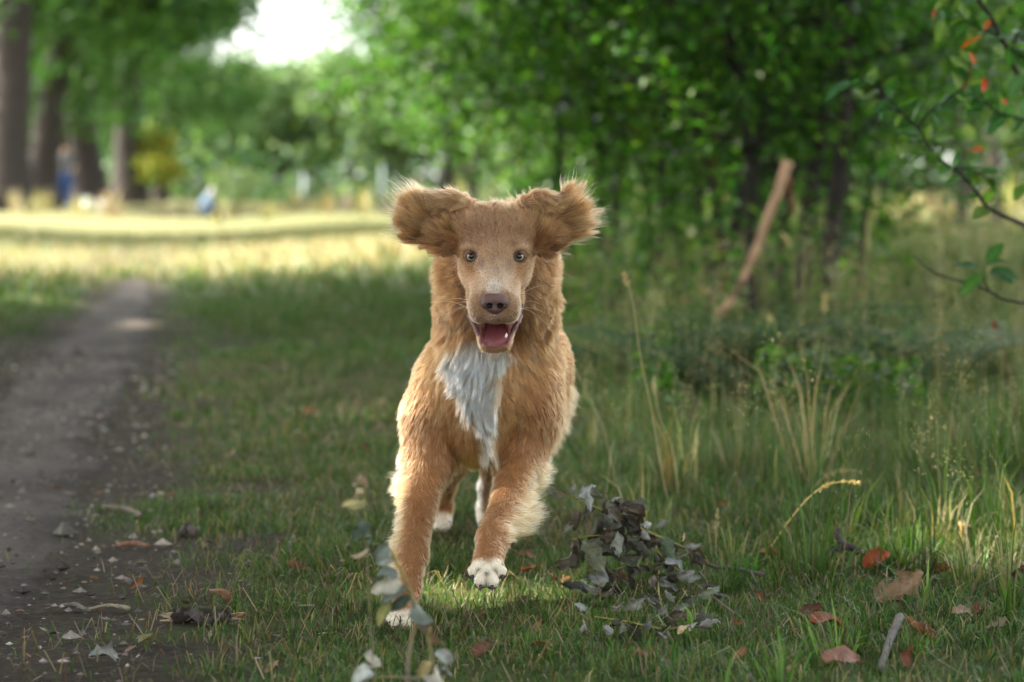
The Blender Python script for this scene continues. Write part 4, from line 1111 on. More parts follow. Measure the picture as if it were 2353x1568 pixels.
for s in (-1, 1):
    v, f = uvsphere(.0105)
    e = mesh_obj('eye', v, f, M_eye, dog); e.location = EYE[s] + np.array([0, -.0004, 0])
    e.rotation_euler = (0, 0, -.05 * s)
    th = np.linspace(0, 2 * math.pi, 40, endpoint=False); ring = np.linspace(0, 1, 9)
    ct, st = np.cos(th), np.sin(th)
    ro = 1 / np.sqrt((ct / 7.3) ** 2 + (st / np.where(st > 0, 3.7, 5.4)) ** 2)
    ro = ro * (1 - .10 * np.abs(np.sin(2 * th)))
    rr = ro[None] + (9.6 - ro[None]) * ring[:, None]
    rl = np.interp(ring, [0, .08, .3, 1], [10.9, 11.5, 11.7, 11.2])[:, None]
    lv = np.stack([rr * ct[None], -np.sqrt(np.maximum(rl ** 2 - rr ** 2, .05)), rr * st[None]], -1).reshape(-1, 3) / 1000
    lv = np.vstack([lv, np.stack([ro * ct, -np.sqrt(10.3 ** 2 - ro ** 2), ro * st], -1) / 1000])
    i0 = np.arange(8)[:, None] * 40; j = np.arange(40)[None]; k = (j + 1) % 40
    lq = np.stack([i0 + j, i0 + k, i0 + 40 + k, i0 + 40 + j], -1).reshape(-1, 4)
    jj = np.arange(40); kk = (jj + 1) % 40
    lq = np.vstack([lq, np.stack([360 + jj, 360 + kk, kk, jj], -1)])
    rc = np.array([np.interp(ring, [0, .16, .4, 1], [a, a, b, c]) for a, b, c in ((.045, .13, .195), (.024, .062, .093), (.016, .032, .043))]).T
    lc = np.vstack([np.repeat(rc, 40, 0), np.tile([.03, .017, .014], (40, 1))])
    ld = mesh_obj('eyelid', lv, [lq[:, ::-1]], M_lid, e, col=lc)

# ---------------- nose
def small_field(lo, hi, step, fn):
    ax = [np.arange(l, h, step) for l, h in zip(lo, hi)]
    pts = np.stack(np.meshgrid(*ax, indexing='ij'), -1); Fv = fn(pts)
    v, q = grid_nets(*ax, Fv); v = relax(v, q, 2, .5)
    if np.mean(np.einsum('ij,ij->i', vnormals(v, q), v - v.mean(0))) < 0: q = q[:, ::-1]
    return v, q
def smin(a, b, k):
    h = np.clip(.5 + .5 * (b - a) / k, 0, 1); return b * (1 - h) + a * h - k * h * (1 - h)
NC = HL(0, 76, -58.5)
def nosef(p):
    def e(x, f, z, rx, rf, rz): return prim_d(('e', NC + np.array([x, -f, z]) / 1000, np.array([rx, rf, rz]) / 1000, None), p)
    d = smin(e(0, 0, 5, 16, 11, 8.5), smin(e(-9.5, 2, 0, 9, 9.5, 9), e(9.5, 2, 0, 9, 9.5, 9), .004), .006)
    d = smin(d, e(0, 1, -8.5, 9, 8, 7), .006)
    for s in (-1, 1):
        d = np.maximum(d, -e(7.2 * s, 11.0, -4.0, 4.4, 7, 4.0))
        d = np.maximum(d, -prim_d(('c', NC + np.array([9 * s, -11.5, -3.5]) / 1000, NC + np.array([13.5 * s, -9, -1.5]) / 1000, .0012, .0009), p))
    d = np.maximum(d, -prim_d(('c', NC + np.array([0, -11.2, -3]) / 1000, NC + np.array([0, -9.5, -16]) / 1000, .0009, .0009), p))
    return d
v, q = small_field(NC - .024, NC + .024, .0008, nosef)
nl = (v - NC) * 1000
nc_ = np.tile(np.array([.105, .052, .044]), (len(v), 1)) * (.85 + .3 * sstep(-4, 8, nl[:, 2]))[:, None]; hole = np.zeros(len(v))
for s in (-1, 1): hole = np.maximum(hole, sstep(1.15, .75, np.sqrt(((nl[:, 0] - 7.2 * s) / 4.4) ** 2 + ((nl[:, 2] + 4.0) / 4.0) ** 2)) * (nl[:, 1] > -10.4))
nc_ = nc_ * (1 - hole[:, None]) + np.array([.012, .006, .006]) * hole[:, None]
M_nose = attr_mat('dog_nose', rough=.36, spec=.5, nscale=900, namt=.12, bump=.25, bscale=1400)
mesh_obj('nose', v, [q], M_nose, dog, col=nc_)

# ---------------- tongue, lower lip, teeth
def tongue():
    u = np.linspace(0, 1, 22); w = np.linspace(-1, 1, 15)
    cl = smoothline([HL(0, -26, -80), HL(0, -5, -91.5), HL(0, 18, -103), HL(0, 34, -110.5), HL(0, 39.5, -115)], 22)
    hw = np.interp(u, [0, .5, .85, .96, 1], [14, 16, 15.5, 12, 6]) / 1000
    top = cl[:, None] + np.stack([w[None] * hw[:, None], 0 * w[None] + 0 * hw[:, None], (.0035 * w[None] ** 2 - .0012 * np.exp(-(w[None] / .16) ** 2) - .003 * np.abs(w[None]) ** 6) * np.ones((22, 1))], -1)
    bot = top.copy(); bot[..., 2] -= .0045; bot[:, 1:-1, 2] -= .001
    n = 22 * 15; v = np.vstack([top.reshape(-1, 3), bot.reshape(-1, 3)])
    i = np.arange(21)[:, None] * 15 + np.arange(14)[None]
    q = np.stack([i, i + 15, i + 16, i + 1], -1).reshape(-1, 4)
    qs = [q, q[:, ::-1] + n]
    e = np.arange(21) * 15; qs.append(np.stack([e, e + n, e + 15 + n, e + 15], -1)); e = e + 14; qs.append(np.stack([e, e + 15, e + 15 + n, e + n], -1))
    e = 21 * 15 + np.arange(14); qs.append(np.stack([e, e + n, e + 1 + n, e + 1], -1))
    c = np.tile(mix((.20, .045, .055), (.42, .17, .18), .0), (len(v), 1)); ff = np.tile(np.repeat(u, 15), 2)[:, None]
    c = mix(np.array([.20, .045, .055]), np.array([.40, .15, .165]), sstep(.45, 1, ff))
    mesh_obj('tongue', v, [np.vstack(qs)], attr_mat('wet_tongue', rough=.3, spec=.5, nscale=700, namt=.15, bump=.3, bscale=900, sss=.2), dog, col=c)
tongue()
lipm = attr_mat('wet_gum', rough=.28, spec=.5, nscale=500, namt=.25, bump=.4, bscale=700)
rim = smoothline([HL(-34, -14, -80), HL(-29.5, 6, -89), HL(-23.5, 19, -100), HL(-17.5, 31, -110), HL(-9, 41.5, -116), HL(0, 43, -117.2), HL(9, 41.5, -116), HL(17.5, 31, -110), HL(23.5, 19, -100), HL(29.5, 6, -89), HL(34, -14, -80)], 46)
rim += np.stack([vnoise(rim, 180.), vnoise(rim, 180., 4.), vnoise(rim, 220., 8.)], -1) * .0009
mb = MB(); mb.add(*tube(rim, .0026 + .0013 * np.abs(np.linspace(-1, 1, 46)) + .0008 * vnoise(rim, 200., 3.), 8), col=mix(mix(np.array([.25, .075, .08]), np.array([.075, .016, .018]), np.repeat(np.abs(np.linspace(-1, 1, 46)), 8)[:, None] ** .8), np.array([.40, .20, .20]), .6 * np.clip(vnoise(np.repeat(rim, 8, 0), 240.), 0, 1)[:, None])[list(range(46 * 8)) + [0, 0]])
mb.obj('lower_lip', lipm, dog)
for s in (-1, 1):
    mb = MB()
    cor = smoothline([HL(27 * s, 34, -86), HL(30 * s, 18, -82), HL(33 * s, 0, -76), HL((36.5 if s > 0 else 35) * s, -12, -64)], 14)
    mb.add(*tube(cor + np.stack([vnoise(cor, 200.), vnoise(cor, 200., 3.), vnoise(cor, 250., 5.)], -1) * .001, .0026, 7), col=(.10, .026, .028))
    mb.obj('upper_lip', lipm, dog)
M_tooth = attr_mat('tooth', rough=.25, spec=.5, nscale=300, namt=.06)
def tooth(a, b, r):
    mb = MB(); ln = smoothline([a, (np.array(a) * .45 + np.array(b) * .55), b], 7)
    mb.add(*tube(ln, r * np.array([.85, 1, 1, .9, .72, .45, .12]), 8), col=(.80, .76, .62)); mb.obj('tooth', M_tooth, dog)
tooth(HL(14.5, 26, -112), HL(15.4, 29, -101), .0026); tooth(HL(-15.5, 22, -112), HL(-16.4, 24, -104), .0024)
for s in (-1, 1):
    for f, z in ((8, -102), (-2, -96)): tooth(HL(17.5 * s, f, z - 4), HL(17.8 * s, f + 1, z + 3), .0026)

# ---------------- claws and pads
M_claw = attr_mat('claw', rough=.4, spec=.4, nscale=200, namt=.15)
def claw(p, d, ln=.0068, r=.0024):
    p = np.array(p); d = norm(np.array(d, float)); mb = MB()
    pts = smoothline([p, p + d * ln * .55 + np.array([0, 0, .0004]), p + d * ln + np.array([0, 0, -.0022])], 6)
    mb.add(*tube(pts, r * np.array([1, 1, .9, .7, .45, .12]), 7), col=(.035, .028, .026)); mb.obj('claw', M_claw, dog)
for x, y, d in ((898, 1430, 3.158), (911, 1441, 3.137), (932, 1441, 3.137), (950, 1430, 3.158)): claw(D(x, y, d), (0, -.8, -.45))
for x, y, d in ((1086, 1322, 3.180), (1104, 1345, 3.160), (1131, 1346, 3.160), (1154, 1322, 3.180)): claw(D(x, y, d), (0, -.45, -.9))
M_pad = attr_mat('paw_pad', rough=.6, spec=.3, nscale=300, namt=.2, bump=.4, bscale=500)
for x, y, d in ((1084, 1322, 3.19), (1104, 1346, 3.178), (1131, 1347, 3.178), (1153, 1322, 3.19)):
    v, f = uvsphere(.0075, 14, 9); mesh_obj('paw_pad', v * np.array([1, .8, .62]) + D(x, y, d), f, M_pad, dog, col=np.tile([.05, .035, .033], (len(v), 1)))

rng = np.random.default_rng(44)
# ------------------------------------------------------------------ leaves, twigs and other small things
def leaf_geo(L, W, curl=.3, fold=.3, twist=0., n=6, shape='ovate', wob=.0):
    """one leaf: petiole at the origin, blade along +x; curl bends it along its length (radians), fold raises the halves"""
    t = np.linspace(0, 1, n + 1)
    if shape == 'oak': w = (np.sin(math.pi * np.clip(t, .02, .98)) ** .55) * (1 + .38 * np.cos(t * 6 * math.pi)) * (.55 + .6 * t)
    elif shape == 'lance': w = np.sin(math.pi * np.clip(t, .03, .985)) ** .8 * .8
    else: w = np.sin(math.pi * np.clip(t, .03, .985) ** .8) ** .75
    w = w * W * .5
    ang = curl * (t - .15) * 1.1
    dx = np.cos(ang) * L / n; dz = np.sin(ang) * L / n
    x = np.concatenate([[0], np.cumsum(dx[:-1])]); z = np.concatenate([[0], np.cumsum(dz[:-1])])
    up = np.stack([-np.sin(ang), 0 * t, np.cos(ang)], -1)
    c = np.stack([x, 0 * t, z], -1)
    rows = []
    for k, s in ((2, -1), (1, -.55), (0, 0), (1, .55), (2, 1)):
        f = fold * abs(s) ** 1.3 * (1 + .4 * np.sin(t * 9 + s * 2))
        off = np.stack([0 * t, s * w * np.cos(f * .8), 0 * t], -1) + up * (w * abs(s) * np.sin(f))[:, None]
        if twist:
            a = twist * t; y, zz = off[:, 1].copy(), off[:, 2].copy()
            off[:, 1] = y * np.cos(a) - zz * np.sin(a); off[:, 2] = y * np.sin(a) + zz * np.cos(a)
        rows.append(c + off + (rng.normal(0, wob * W, (n + 1, 3)) if wob else 0))
    v = np.stack(rows, 1).reshape(-1, 3)
    i = np.arange(n)[:, None] * 5 + np.arange(4)[None]
    return v, [np.stack([i, i + 5, i + 6, i + 1], -1).reshape(-1, 4)]

def leaf_obj(name, v, f, c, mat, parent=None, edge=None, vein=None):
    col_ = np.tile(np.asarray(c, float), (len(v), 1)) * np.exp(.10 * rng.normal(size=(len(v), 1)))
    r = np.arange(len(v)) % 5
    if vein is not None: col_[r == 2] = vein
    if edge is not None: col_[(r == 0) | (r == 4)] = mix(col_[(r == 0) | (r == 4)], edge, .5)
    return mesh_obj(name, v, f, mat, parent, col=np.clip(col_, 0, 1))

def rot3(rx, ry, rz): return np.array((Matrix.Rotation(rz, 3, 'Z') @ Matrix.Rotation(ry, 3, 'Y') @ Matrix.Rotation(rx, 3, 'X')))

TANC, ORC, RED, BRN, PALE_L, GREY, DRED = (.36, .20, .105), (.36, .135, .035), (.32, .045, .03), (.15, .062, .03), (.48, .37, .24), (.33, .35, .33), (.14, .014, .022)
LEAVES = [  # picture x, y, length in picture units, colour, shape, tilt, turn, label
    (685, 1318, 52, TANC, 'ovate', .5, 3.3, 'tan leaf like a folded triangle, alone on the lawn left of the planted paw'),
    (515, 1407, 66, (.42, .24, .14), 'ovate', .25, .25, 'long pinkish tan leaf lying just behind the mossy bark fragment'),
    (548, 1431, 40, ORC, 'ovate', .3, 1.9, 'small orange leaf at the torn right end of the mossy bark fragment'),
    (316, 1360, 44, ORC, 'lance', .45, .2, 'folded orange brown leaf standing on edge near the worn verge'),
    (218, 1338, 24, TANC, 'ovate', .5, .6, 'small tan leaf on the edge of the footpath'),
    (240, 1527, 66, GREY, 'oak', .45, .3, 'pale grey wilted leaf standing in the grass in the lower left corner'),
    (290, 1512, 46, (.40, .25, .17), 'lance', .2, .1, 'slim pinkish leaf beside the pale grey leaf in the lower left'),
    (345, 1490, 56, (.34, .33, .16), 'ovate', .25, .5, 'greenish straw coloured leaf half sunk in the sparse grass'),
    (42, 1415, 28, TANC, 'ovate', .4, 2.8, 'small brown leaf with a long stalk on the bare soil at the far left'),
    (625, 1553, 44, (.44, .27, .18), 'ovate', .35, .8, 'pinkish leaf at the bottom edge, below the planted paw'),
    (385, 1155, 32, TANC, 'ovate', .3, .2, 'blurred tan leaf on the lawn above the twig'),
    (715, 957, 40, (.42, .20, .07), 'ovate', .3, .2, 'blurred orange leaf in the grass beside the dog\'s shoulder'),
    (840, 1030, 26, RED, 'ovate', .6, 1.2, 'blurred bright red leaf in the grass left of the dog\'s elbow'),
    (874, 987, 30, PALE_L, 'lance', .6, 2.2, 'blurred pale leaf just left of the dog\'s upper foreleg'),
    (785, 930, 24, PALE_L, 'ovate', .5, .4, 'blurred whitish leaf in the lawn left of the dog\'s chest'),
    (530, 1050, 28, PALE_L, 'ovate', .4, .3, 'blurred cream leaf lying out on the open lawn'),
    (1213, 1322, 56, ORC, 'ovate', .7, -.7, 'orange brown leaf right of the lifted paw'),
    (1212, 1288, 38, (.38, .20, .12), 'ovate', .4, .1, 'tan leaf propped behind the orange one right of the lifted paw'),
    (1272, 1340, 34, BRN, 'ovate', .6, 2.4, 'dark brown leaf between the lifted paw and the wilted branch'),
    (1300, 1345, 36, ORC, 'ovate', .5, 0., 'orange leaf under the left end of the wilted branch'),
    (1232, 1462, 46, (.40, .21, .13), 'lance', .9, 1.0, 'upright pinkish curled leaf in the grass below the lifted paw'),
    (1246, 1502, 56, (.36, .18, .10), 'ovate', .5, 2.6, 'folded rusty leaf below the upright pinkish one'),
    (1278, 1490, 34, TANC, 'ovate', .4, .4, 'tan leaf beside the folded rusty one'),
    (1200, 1387, 34, (.36, .19, .11), 'ovate', .3, .5, 'dull tan leaf flat in the grass under the lifted paw'),
    (1106, 1425, 26, (.36, .19, .12), 'ovate', .5, .3, 'small pinkish leaf between the two forepaws'),
    (1420, 1352, 46, ORC, 'ovate', .6, .3, 'orange leaf glowing behind the dark wilted branch'),
    (1436, 1258, 30, (.33, .11, .04), 'ovate', .5, 1.1, 'rust leaf in the grass behind the wilted branch'),
    (1742, 1402, 44, (.30, .10, .045), 'lance', 1.1, 1.6, 'red brown pointed leaf upright right of the wilted branch'),
    (1692, 1460, 44, (.36, .14, .06), 'lance', .9, -1.2, 'slender rusty leaf right of the wilted branch, lower down'),
    (1700, 1532, 36, (.34, .15, .08), 'ovate', .4, .6, 'rusty leaf at the lower edge of the grass'),
    (1868, 1428, 60, BRN, 'ovate', .5, .4, 'dark brown leaf above the big rusty curled one'),
    (1908, 1480, 100, (.25, .085, .035), 'ovate', .6, .2, 'big rusty curled leaf low in the right foreground'),
    (2066, 1402, 125, (.36, .24, .14), 'oak', .75, .5, 'large lobed tan oak leaf, biggest in the right foreground'),
    (2018, 1388, 50, PALE_L, 'oak', 1.0, 1.2, 'pale torn oak leaf edge standing left of the large tan oak leaf'),
    (2112, 1482, 84, (.33, .14, .06), 'ovate', .4, 2.5, 'orange brown leaf below the large tan oak leaf'),
    (2215, 1442, 56, (.40, .26, .17), 'ovate', .35, .2, 'pale pinkish leaf lying right of the large oak leaf'),
    (2250, 1428, 44, (.34, .09, .06), 'ovate', .6, .7, 'dull red leaf behind the pale pinkish leaf on the right'),
    (2340, 1352, 62, DRED, 'ovate', .9, 1.2, 'dark crimson leaf at the right edge'),
    (2168, 1338, 56, (.25, .10, .05), 'ovate', .5, 2.4, 'brown leaf leaning in the grass right of the sunny tuft'),
    (2112, 1322, 60, PALE_L, 'oak', .6, .4, 'pale crumpled leaf behind the grass tuft on the right'),
    (2018, 1318, 74, (.40, .085, .02), 'ovate', .7, .3, 'glowing orange red leaf behind green blades on the right'),
    (2106, 1262, 36, (.45, .17, .04), 'ovate', .7, 1.1, 'bright orange leaf touched by sun in the tall grass'),
    (1772, 1292, 56, (.52, .30, .14), 'ovate', .4, .2, 'sunlit tan leaf under the broken stick'),
    (1942, 1556, 100, (.34, .17, .11), 'ovate', .5, .3, 'broad pinkish brown leaf cut by the bottom edge on the right'),
    (2085, 1552, 60, (.20, .07, .03), 'ovate', .8, 1.3, 'dark rusty leaf at the bottom edge on the right'),
    (1822, 1560, 40, TANC, 'ovate', .4, .9, 'small tan leaf at the bottom edge in the right half'),
    (2290, 1462, 50, (.33, .28, .2), 'oak', .5, .2, 'grey brown crumpled leaf at the right edge'),
    (1470, 1530, 44, (.30, .17, .10), 'ovate', .3, 2.2, 'dull leaf in the grass under the wilted branch'),
    (1110, 1515, 60, (.20, .085, .05), 'ovate', .6, .6, 'dark curled leaf beside the blurred foreground twig'),
    (1660, 1180, 36, (.33, .13, .05), 'ovate', .5, .4, 'blurred rusty leaf among the airy seed heads'),
    (1575, 757, 30, (.50, .20, .04), 'ovate', .9, 1.2, 'blurred orange leaf hanging near the foot of the leaning bough'),
    (1690, 480, 0, RED, 'ovate', .5, .5, ''),
]
for dx, dy, lp, c, shp, tilt, turn, lab in LEAVES:
    if not lp: continue
    g = G(dx, dy + (0 if dy > 1100 else 6)); d = g[1]; L = lp * d / 5556 * 1.12
    c = tuple(np.array(c) * .62)
    v, f = leaf_geo(L, L * (.62 if shp != 'lance' else .42), curl=rng.uniform(.5, 1.5) * rng.choice([-1, 1]), fold=rng.uniform(.2, .9), twist=rng.normal(0, .7), shape=shp, n=9 if shp == 'oak' else 7, wob=.045)
    v = (v - v.mean(0)) @ rot3(tilt * .9 + rng.normal(0, .15), -tilt * .35 + rng.normal(0, .2), turn).T
    v[:, 2] -= v[:, 2].min()
    o = leaf_obj('fallen_leaf', v, f, c, M_dry, edge=np.array(c) * .7, vein=np.array(c) * 1.25)
    hgt = .004 if g[0] < .1 else .010
    if lab.startswith('blurred orange leaf hanging'): hgt = .12
    o.location = (g[0], g[1], g[2] + hgt)
    tag(o, lab, 'leaf', 'fallen leaves on the grass')
# the many small leaf crumbs, chips of bark and bits of straw on the bare soil
mb = MB()
n = 9000
x, y = in_view(n, 2.5, 8.5, .3)
k = rng.random(n) < np.clip(soil_mask(x, y) * 1.0 + .12, 0, 1) * (1 - .45 * path_mask(x, y)); x, y = x[k], y[k]; n = len(x)
ln = rng.uniform(.004, .022, n) * rng.choice([.6, 1, 1.5], n); wd = np.clip(ln * rng.uniform(.08, .5, n), .001, .006)
az = rng.random(n) * 6.283; dv = np.stack([np.cos(az), np.sin(az), rng.normal(0, .18, n)], -1) * (ln / 2)[:, None]; sv = np.stack([-np.sin(az), np.cos(az), rng.normal(0, .4, n)], -1) * (wd / 2)[:, None]
ce = np.stack([x, y, height(x, y) + .007], -1)
mb.add(np.stack([ce - dv, ce + sv, ce + dv, ce - sv], 1).reshape(-1, 3), [np.arange(n)[:, None] * 4 + np.array([[0, 1, 2, 3]])],
       np.repeat(pick_cols(n, [(.12, .08, .05), (.30, .23, .15), (.05, .038, .03), (.45, .38, .29), (.22, .10, .05)], [3, 2, 3, 1, 1]), 4, 0))
tag(mb.obj('leaf_litter', M_dry), 'fine litter of straw, bark chips and leaf crumbs on the worn ground', 'litter', kind='stuff')

# grit and small stones on the trodden path
n = 3800
y = 2.5 + 6.5 * rng.random(n) ** 1.2; l_, r_ = path_x(y); x = l_ + (r_ - l_) * rng.uniform(-.25, 1.3, n); sz = .0016 * np.exp(rng.normal(0, .55, n)) * (1 + .12 * y)
oc = np.array([(1, 0, 0), (-1, 0, 0), (0, 1, 0), (0, -1, 0), (0, 0, .7), (0, 0, -.5)], float); of = np.array([(0, 2, 4), (2, 1, 4), (1, 3, 4), (3, 0, 4), (2, 0, 5), (1, 2, 5), (3, 1, 5), (0, 3, 5)])
pv = oc[None] * (sz[:, None, None] * np.exp(rng.normal(0, .3, (n, 6, 1)))) * np.array([1.2, 1, 1]) + np.stack([x, y, height(x, y) + .008], -1)[:, None]
mb = MB(); mb.add(pv.reshape(-1, 3), [(np.arange(n)[:, None, None] * 6 + of[None]).reshape(-1, 3)], np.repeat(pick_cols(n, [(.13, .115, .10), (.24, .21, .185), (.06, .05, .045), (.36, .32, .28)], [3, 2, 2, .6]), 6, 0))
tag(mb.obj('path_grit', M_twig, smooth=False), 'small stones and grit scattered on the trodden path', 'grit', kind='stuff')

def stick(name, pts, r, col_, label, cat, group=None, ends=None, mat=None):
    mb = MB(); p = smoothline(pts, len(pts) * 5); rr = np.interp(np.linspace(0, 1, len(p)), np.linspace(0, 1, len(r)), r)
    mb.add(*tube(p, rr, 8, jitter=.10), col=col_)
    o = mb.obj(name, mat or M_twig); tag(o, label, cat, group)
    return o
def GP(dx, dy, up=0.006):
    g = G(dx, dy); return g + np.array([0, 0, up])
TW = (.085, .070, .060)
stick('twig', [GP(238, 1171), GP(282, 1178, .008), GP(312, 1186, .007), GP(326, 1196)], [.004, .0045, .004, .0055], (.16, .125, .10), 'grey brown twig on the lawn beside the path', 'twig', 'twigs lying in the grass')
stick('twig', [GP(415, 1238), GP(433, 1232, .014), GP(452, 1237)], [.008, .009, .007], TW, 'short dark stub of wood half hidden in the lawn', 'twig', 'twigs lying in the grass')
stick('twig', [GP(268, 1263), GP(305, 1262, .010), GP(343, 1263)], [.004, .0045, .003], (.24, .13, .08), 'reddish brown stick at the edge of the worn verge', 'twig', 'twigs lying in the grass')
stick('twig', [GP(138, 1405), GP(170, 1403, .008), GP(200, 1412)], [.0035, .004, .003], (.15, .13, .11), 'grey stick on the bare soil left of the grass tufts', 'twig', 'twigs lying in the grass')
stick('twig', [GP(200, 1410), GP(250, 1404, .008), GP(298, 1408)], [.0014, .0024, .0030], (.30, .26, .18), 'pale split stick pointing at the mossy bark fragment', 'twig', 'twigs lying in the grass')
stick('twig', [GP(1080, 1478), GP(1120, 1484, .008), GP(1158, 1496)], [.0025, .003, .002], (.10, .075, .06), 'thin dark stick in the grass below the two forepaws', 'twig', 'twigs lying in the grass')
stick('twig', [GP(2022, 1552), GP(2045, 1500, .016), GP(2068, 1452, .02)], [.0045, .005, .006], (.13, .115, .10), 'lichen grey twig pointing up to the large oak leaf', 'twig', 'twigs lying in the grass')
# mossy bark fragment with torn pale ends
root = empty('bark_fragment', GP(462, 1436), 'mossy dark fragment of branch with pale torn ends lying on worn ground', 'bark')
a = np.array(root.location)
mb = MB(); pts = [GP(404, 1431, .006) - a, GP(430, 1432, .012) - a, GP(462, 1434, .013) - a, GP(500, 1436, .010) - a, GP(522, 1434, .006) - a]
p = smoothline(pts, 24); v, f = tube(p, .0115 + .003 * vnoise(p + 3, 90.), 12, jitter=.16)
cc = mix(np.array([.028, .021, .018]), np.array([.10, .085, .085]), (vnoise(v + 5, 95.) > .22)[:, None] * 1.); up_ = sstep(.004, .012, v[:, 2] - .008)[:, None]
cc = mix(cc, np.array([.06, .085, .02]), up_ * .7); mb.add(v, f, cc); mb.obj('bark', M_bark, root)
for e, s in ((pts[0], -1), (pts[-1], 1)):
    mb = MB()
    for _ in range(7):
        q = e + rng.normal(0, .005, 3) * np.array([.4, 1, .8]); mb.add(*tube([q, q + np.array([s * rng.uniform(.008, .024), rng.normal(0, .004), rng.normal(.001, .004)])], [.0022, .0006], 4), col=(.48, .36, .22))
    tag(mb.obj('splinters', M_twig, root), kind='stuff')

# broken stick with a snapped stub
root = empty('broken_stick', G(1760, 1372), 'dark broken stick rising from the grass, with a snapped fork at its tip', 'stick')
a = np.array(root.location)
def rel(dx, dy, d): return P(dx, dy, d) - a
mb = MB(); p = smoothline([rel(1735, 1375, 3.62), rel(1764, 1350, 3.64), rel(1812, 1320, 3.68), rel(1863, 1291, 3.7), rel(1907, 1269, 3.72), rel(1948, 1257, 3.73), rel(1975, 1270, 3.72)], 30)
mb.add(*tube(p, np.interp(np.linspace(0, 1, 30), [0, .6, 1], [.0028, .0042, .0062]), 9, jitter=.1), col=(.060, .050, .044)); mb.obj('stem', M_twig, root)
mb = MB(); p = smoothline([rel(1946, 1258, 3.73), rel(1928, 1240, 3.73), rel(1924, 1226, 3.73), rel(1930, 1214, 3.73)], 14); mb.add(*tube(p, np.interp(np.linspace(0, 1, 14), [0, 1], [.006, .0035]), 8, jitter=.15), col=(.09, .078, .07)); mb.obj('stub', M_twig, root)
mb = MB(); q = rel(1976, 1271, 3.719); mb.add(*tube([q, q + np.array([.0035, 0, -.0022])], [.0060, .0052], 9), col=(.50, .40, .30)); mb.obj('cut_end', M_twig, root)

# leaning broken bough in front of the thicket
root = empty('broken_bough', G(1598, 822), 'pale brown broken bough leaning up against the dark thicket', 'bough')
a = np.array(root.location); dB = a[1]
mb = MB(); bp = [(0, 0, -.02)] + [tuple(rel(x, y, dB + .02 * i)) for i, (x, y) in enumerate([(1648, 732), (1690, 672), (1727, 600), (1757, 520), (1788, 440), (1810, 372)])]
p = smoothline(bp, 40); v, f = tube(p, np.interp(np.linspace(0, 1, 40), [0, .35, .8, 1], [.012, .013, .016, .019]), 10, jitter=.09)
bc_ = mix(np.array([.40, .25, .155]), np.array([.17, .095, .058]), sstep(.0, .5, vnoise(v, 7., 2.))[:, None] * .75); bc_[np.abs(v[:, 2] - p[14, 2]) < .03] *= .25
mb.add(v, f, bc_); mb.obj('stem', M_bark, root)
mb = MB(); p = smoothline([rel(1805, 400, dB + .1), rel(1815, 440, dB + .14), rel(1822, 490, dB + .18)], 10); mb.add(*tube(p, [.012] * 5 + [.009] * 5, 8, jitter=.1), col=(.14, .06, .03)); mb.obj('side_stub', M_bark, root)

# ---------------- leafy twigs built leaf by leaf
def place_leaf(name, pos, direction, upv, L, W, c, mat, parent, curl, fold, twist=0., shape='ovate', n=6, wob=.02, vein=None, edge=None):
    x = norm(np.array(direction, float)); z = np.array(upv, float); z = norm(z - x * (z @ x)); y = np.cross(z, x)
    v, f = leaf_geo(L, W, curl, fold, twist, n, shape, wob)
    v = v @ np.stack([x, y, z])
    o = leaf_obj(name, v, f, c, mat, parent, vein=vein, edge=edge); o.location = pos
    return o

# wilted branch on the grass, right of the dog
root = empty('wilted_branch', G(1560, 1400), 'wilted cut branch with curled grey green leaves lying in the grass', 'branch')
a = np.array(root.location)
def WB(cx, cy, d):
    dy = (1800 + cy / 1.686) / 1.741
    return P((2100 + cx / 1.686) / 1.741, dy, min(d, 3167 / (dy - 442) - .12)) - a
stems = {'stem': [(1605, 842, 3.60), (1420, 805, 3.60), (1250, 780, 3.59), (1130, 690, 3.57), (980, 622, 3.55), (800, 540, 3.53), (640, 460, 3.51), (480, 390, 3.50), (300, 312, 3.50), (200, 285, 3.50)],
         'a': [(1000, 630, 3.55), (820, 590, 3.50), (680, 588, 3.48), (480, 578, 3.46), (310, 605, 3.45)],
         'b': [(1130, 690, 3.57), (950, 760, 3.48), (780, 790, 3.46), (640, 795, 3.44), (560, 880, 3.43), (500, 960, 3.42)],
         'c': [(1420, 1110, 3.44), (1280, 1000, 3.45), (1120, 880, 3.48), (900, 690, 3.52), (880, 560, 3.54)],
         'd': [(1260, 1200, 3.36), (1090, 1190, 3.36), (940, 1210, 3.36), (700, 1160, 3.37), (470, 1125, 3.38)],
         'e': [(830, 560, 3.53), (760, 410, 3.56), (640, 345, 3.58), (550, 350, 3.58)],
         'f': [(1170, 1110, 3.40), (1010, 1150, 3.40), (920, 1050, 3.42), (900, 900, 3.45), (905, 780, 3.48)]}
tw_pts = {}
for k, pp in stems.items():
    p = smoothline([WB(*q) for q in pp], 8 * len(pp)); tw_pts[k] = p
    mb = MB(); r0 = .0034 if k == 'stem' else .0018
    c0, c1 = (np.array([.115, .10, .075]), np.array([.24, .21, .05])) if k in ('stem',) else (np.array([.10, .085, .06]), np.array([.26, .23, .05]))
    v, f = tube(p, np.linspace(r0, .0009, len(p)), 7, jitter=.06); tt = np.concatenate([np.repeat(np.linspace(0, 1, len(p)), 7), [0, 1]])[:, None]
    mb.add(v, f, mix(c0, c1, sstep(.2, .7, tt))); mb.obj('stem' if k == 'stem' else 'twig', M_twig, root)
GL, GD, GB, GW = (.175, .18, .155), (.056, .057, .040), (.100, .083, .062), (.29, .31, .295)
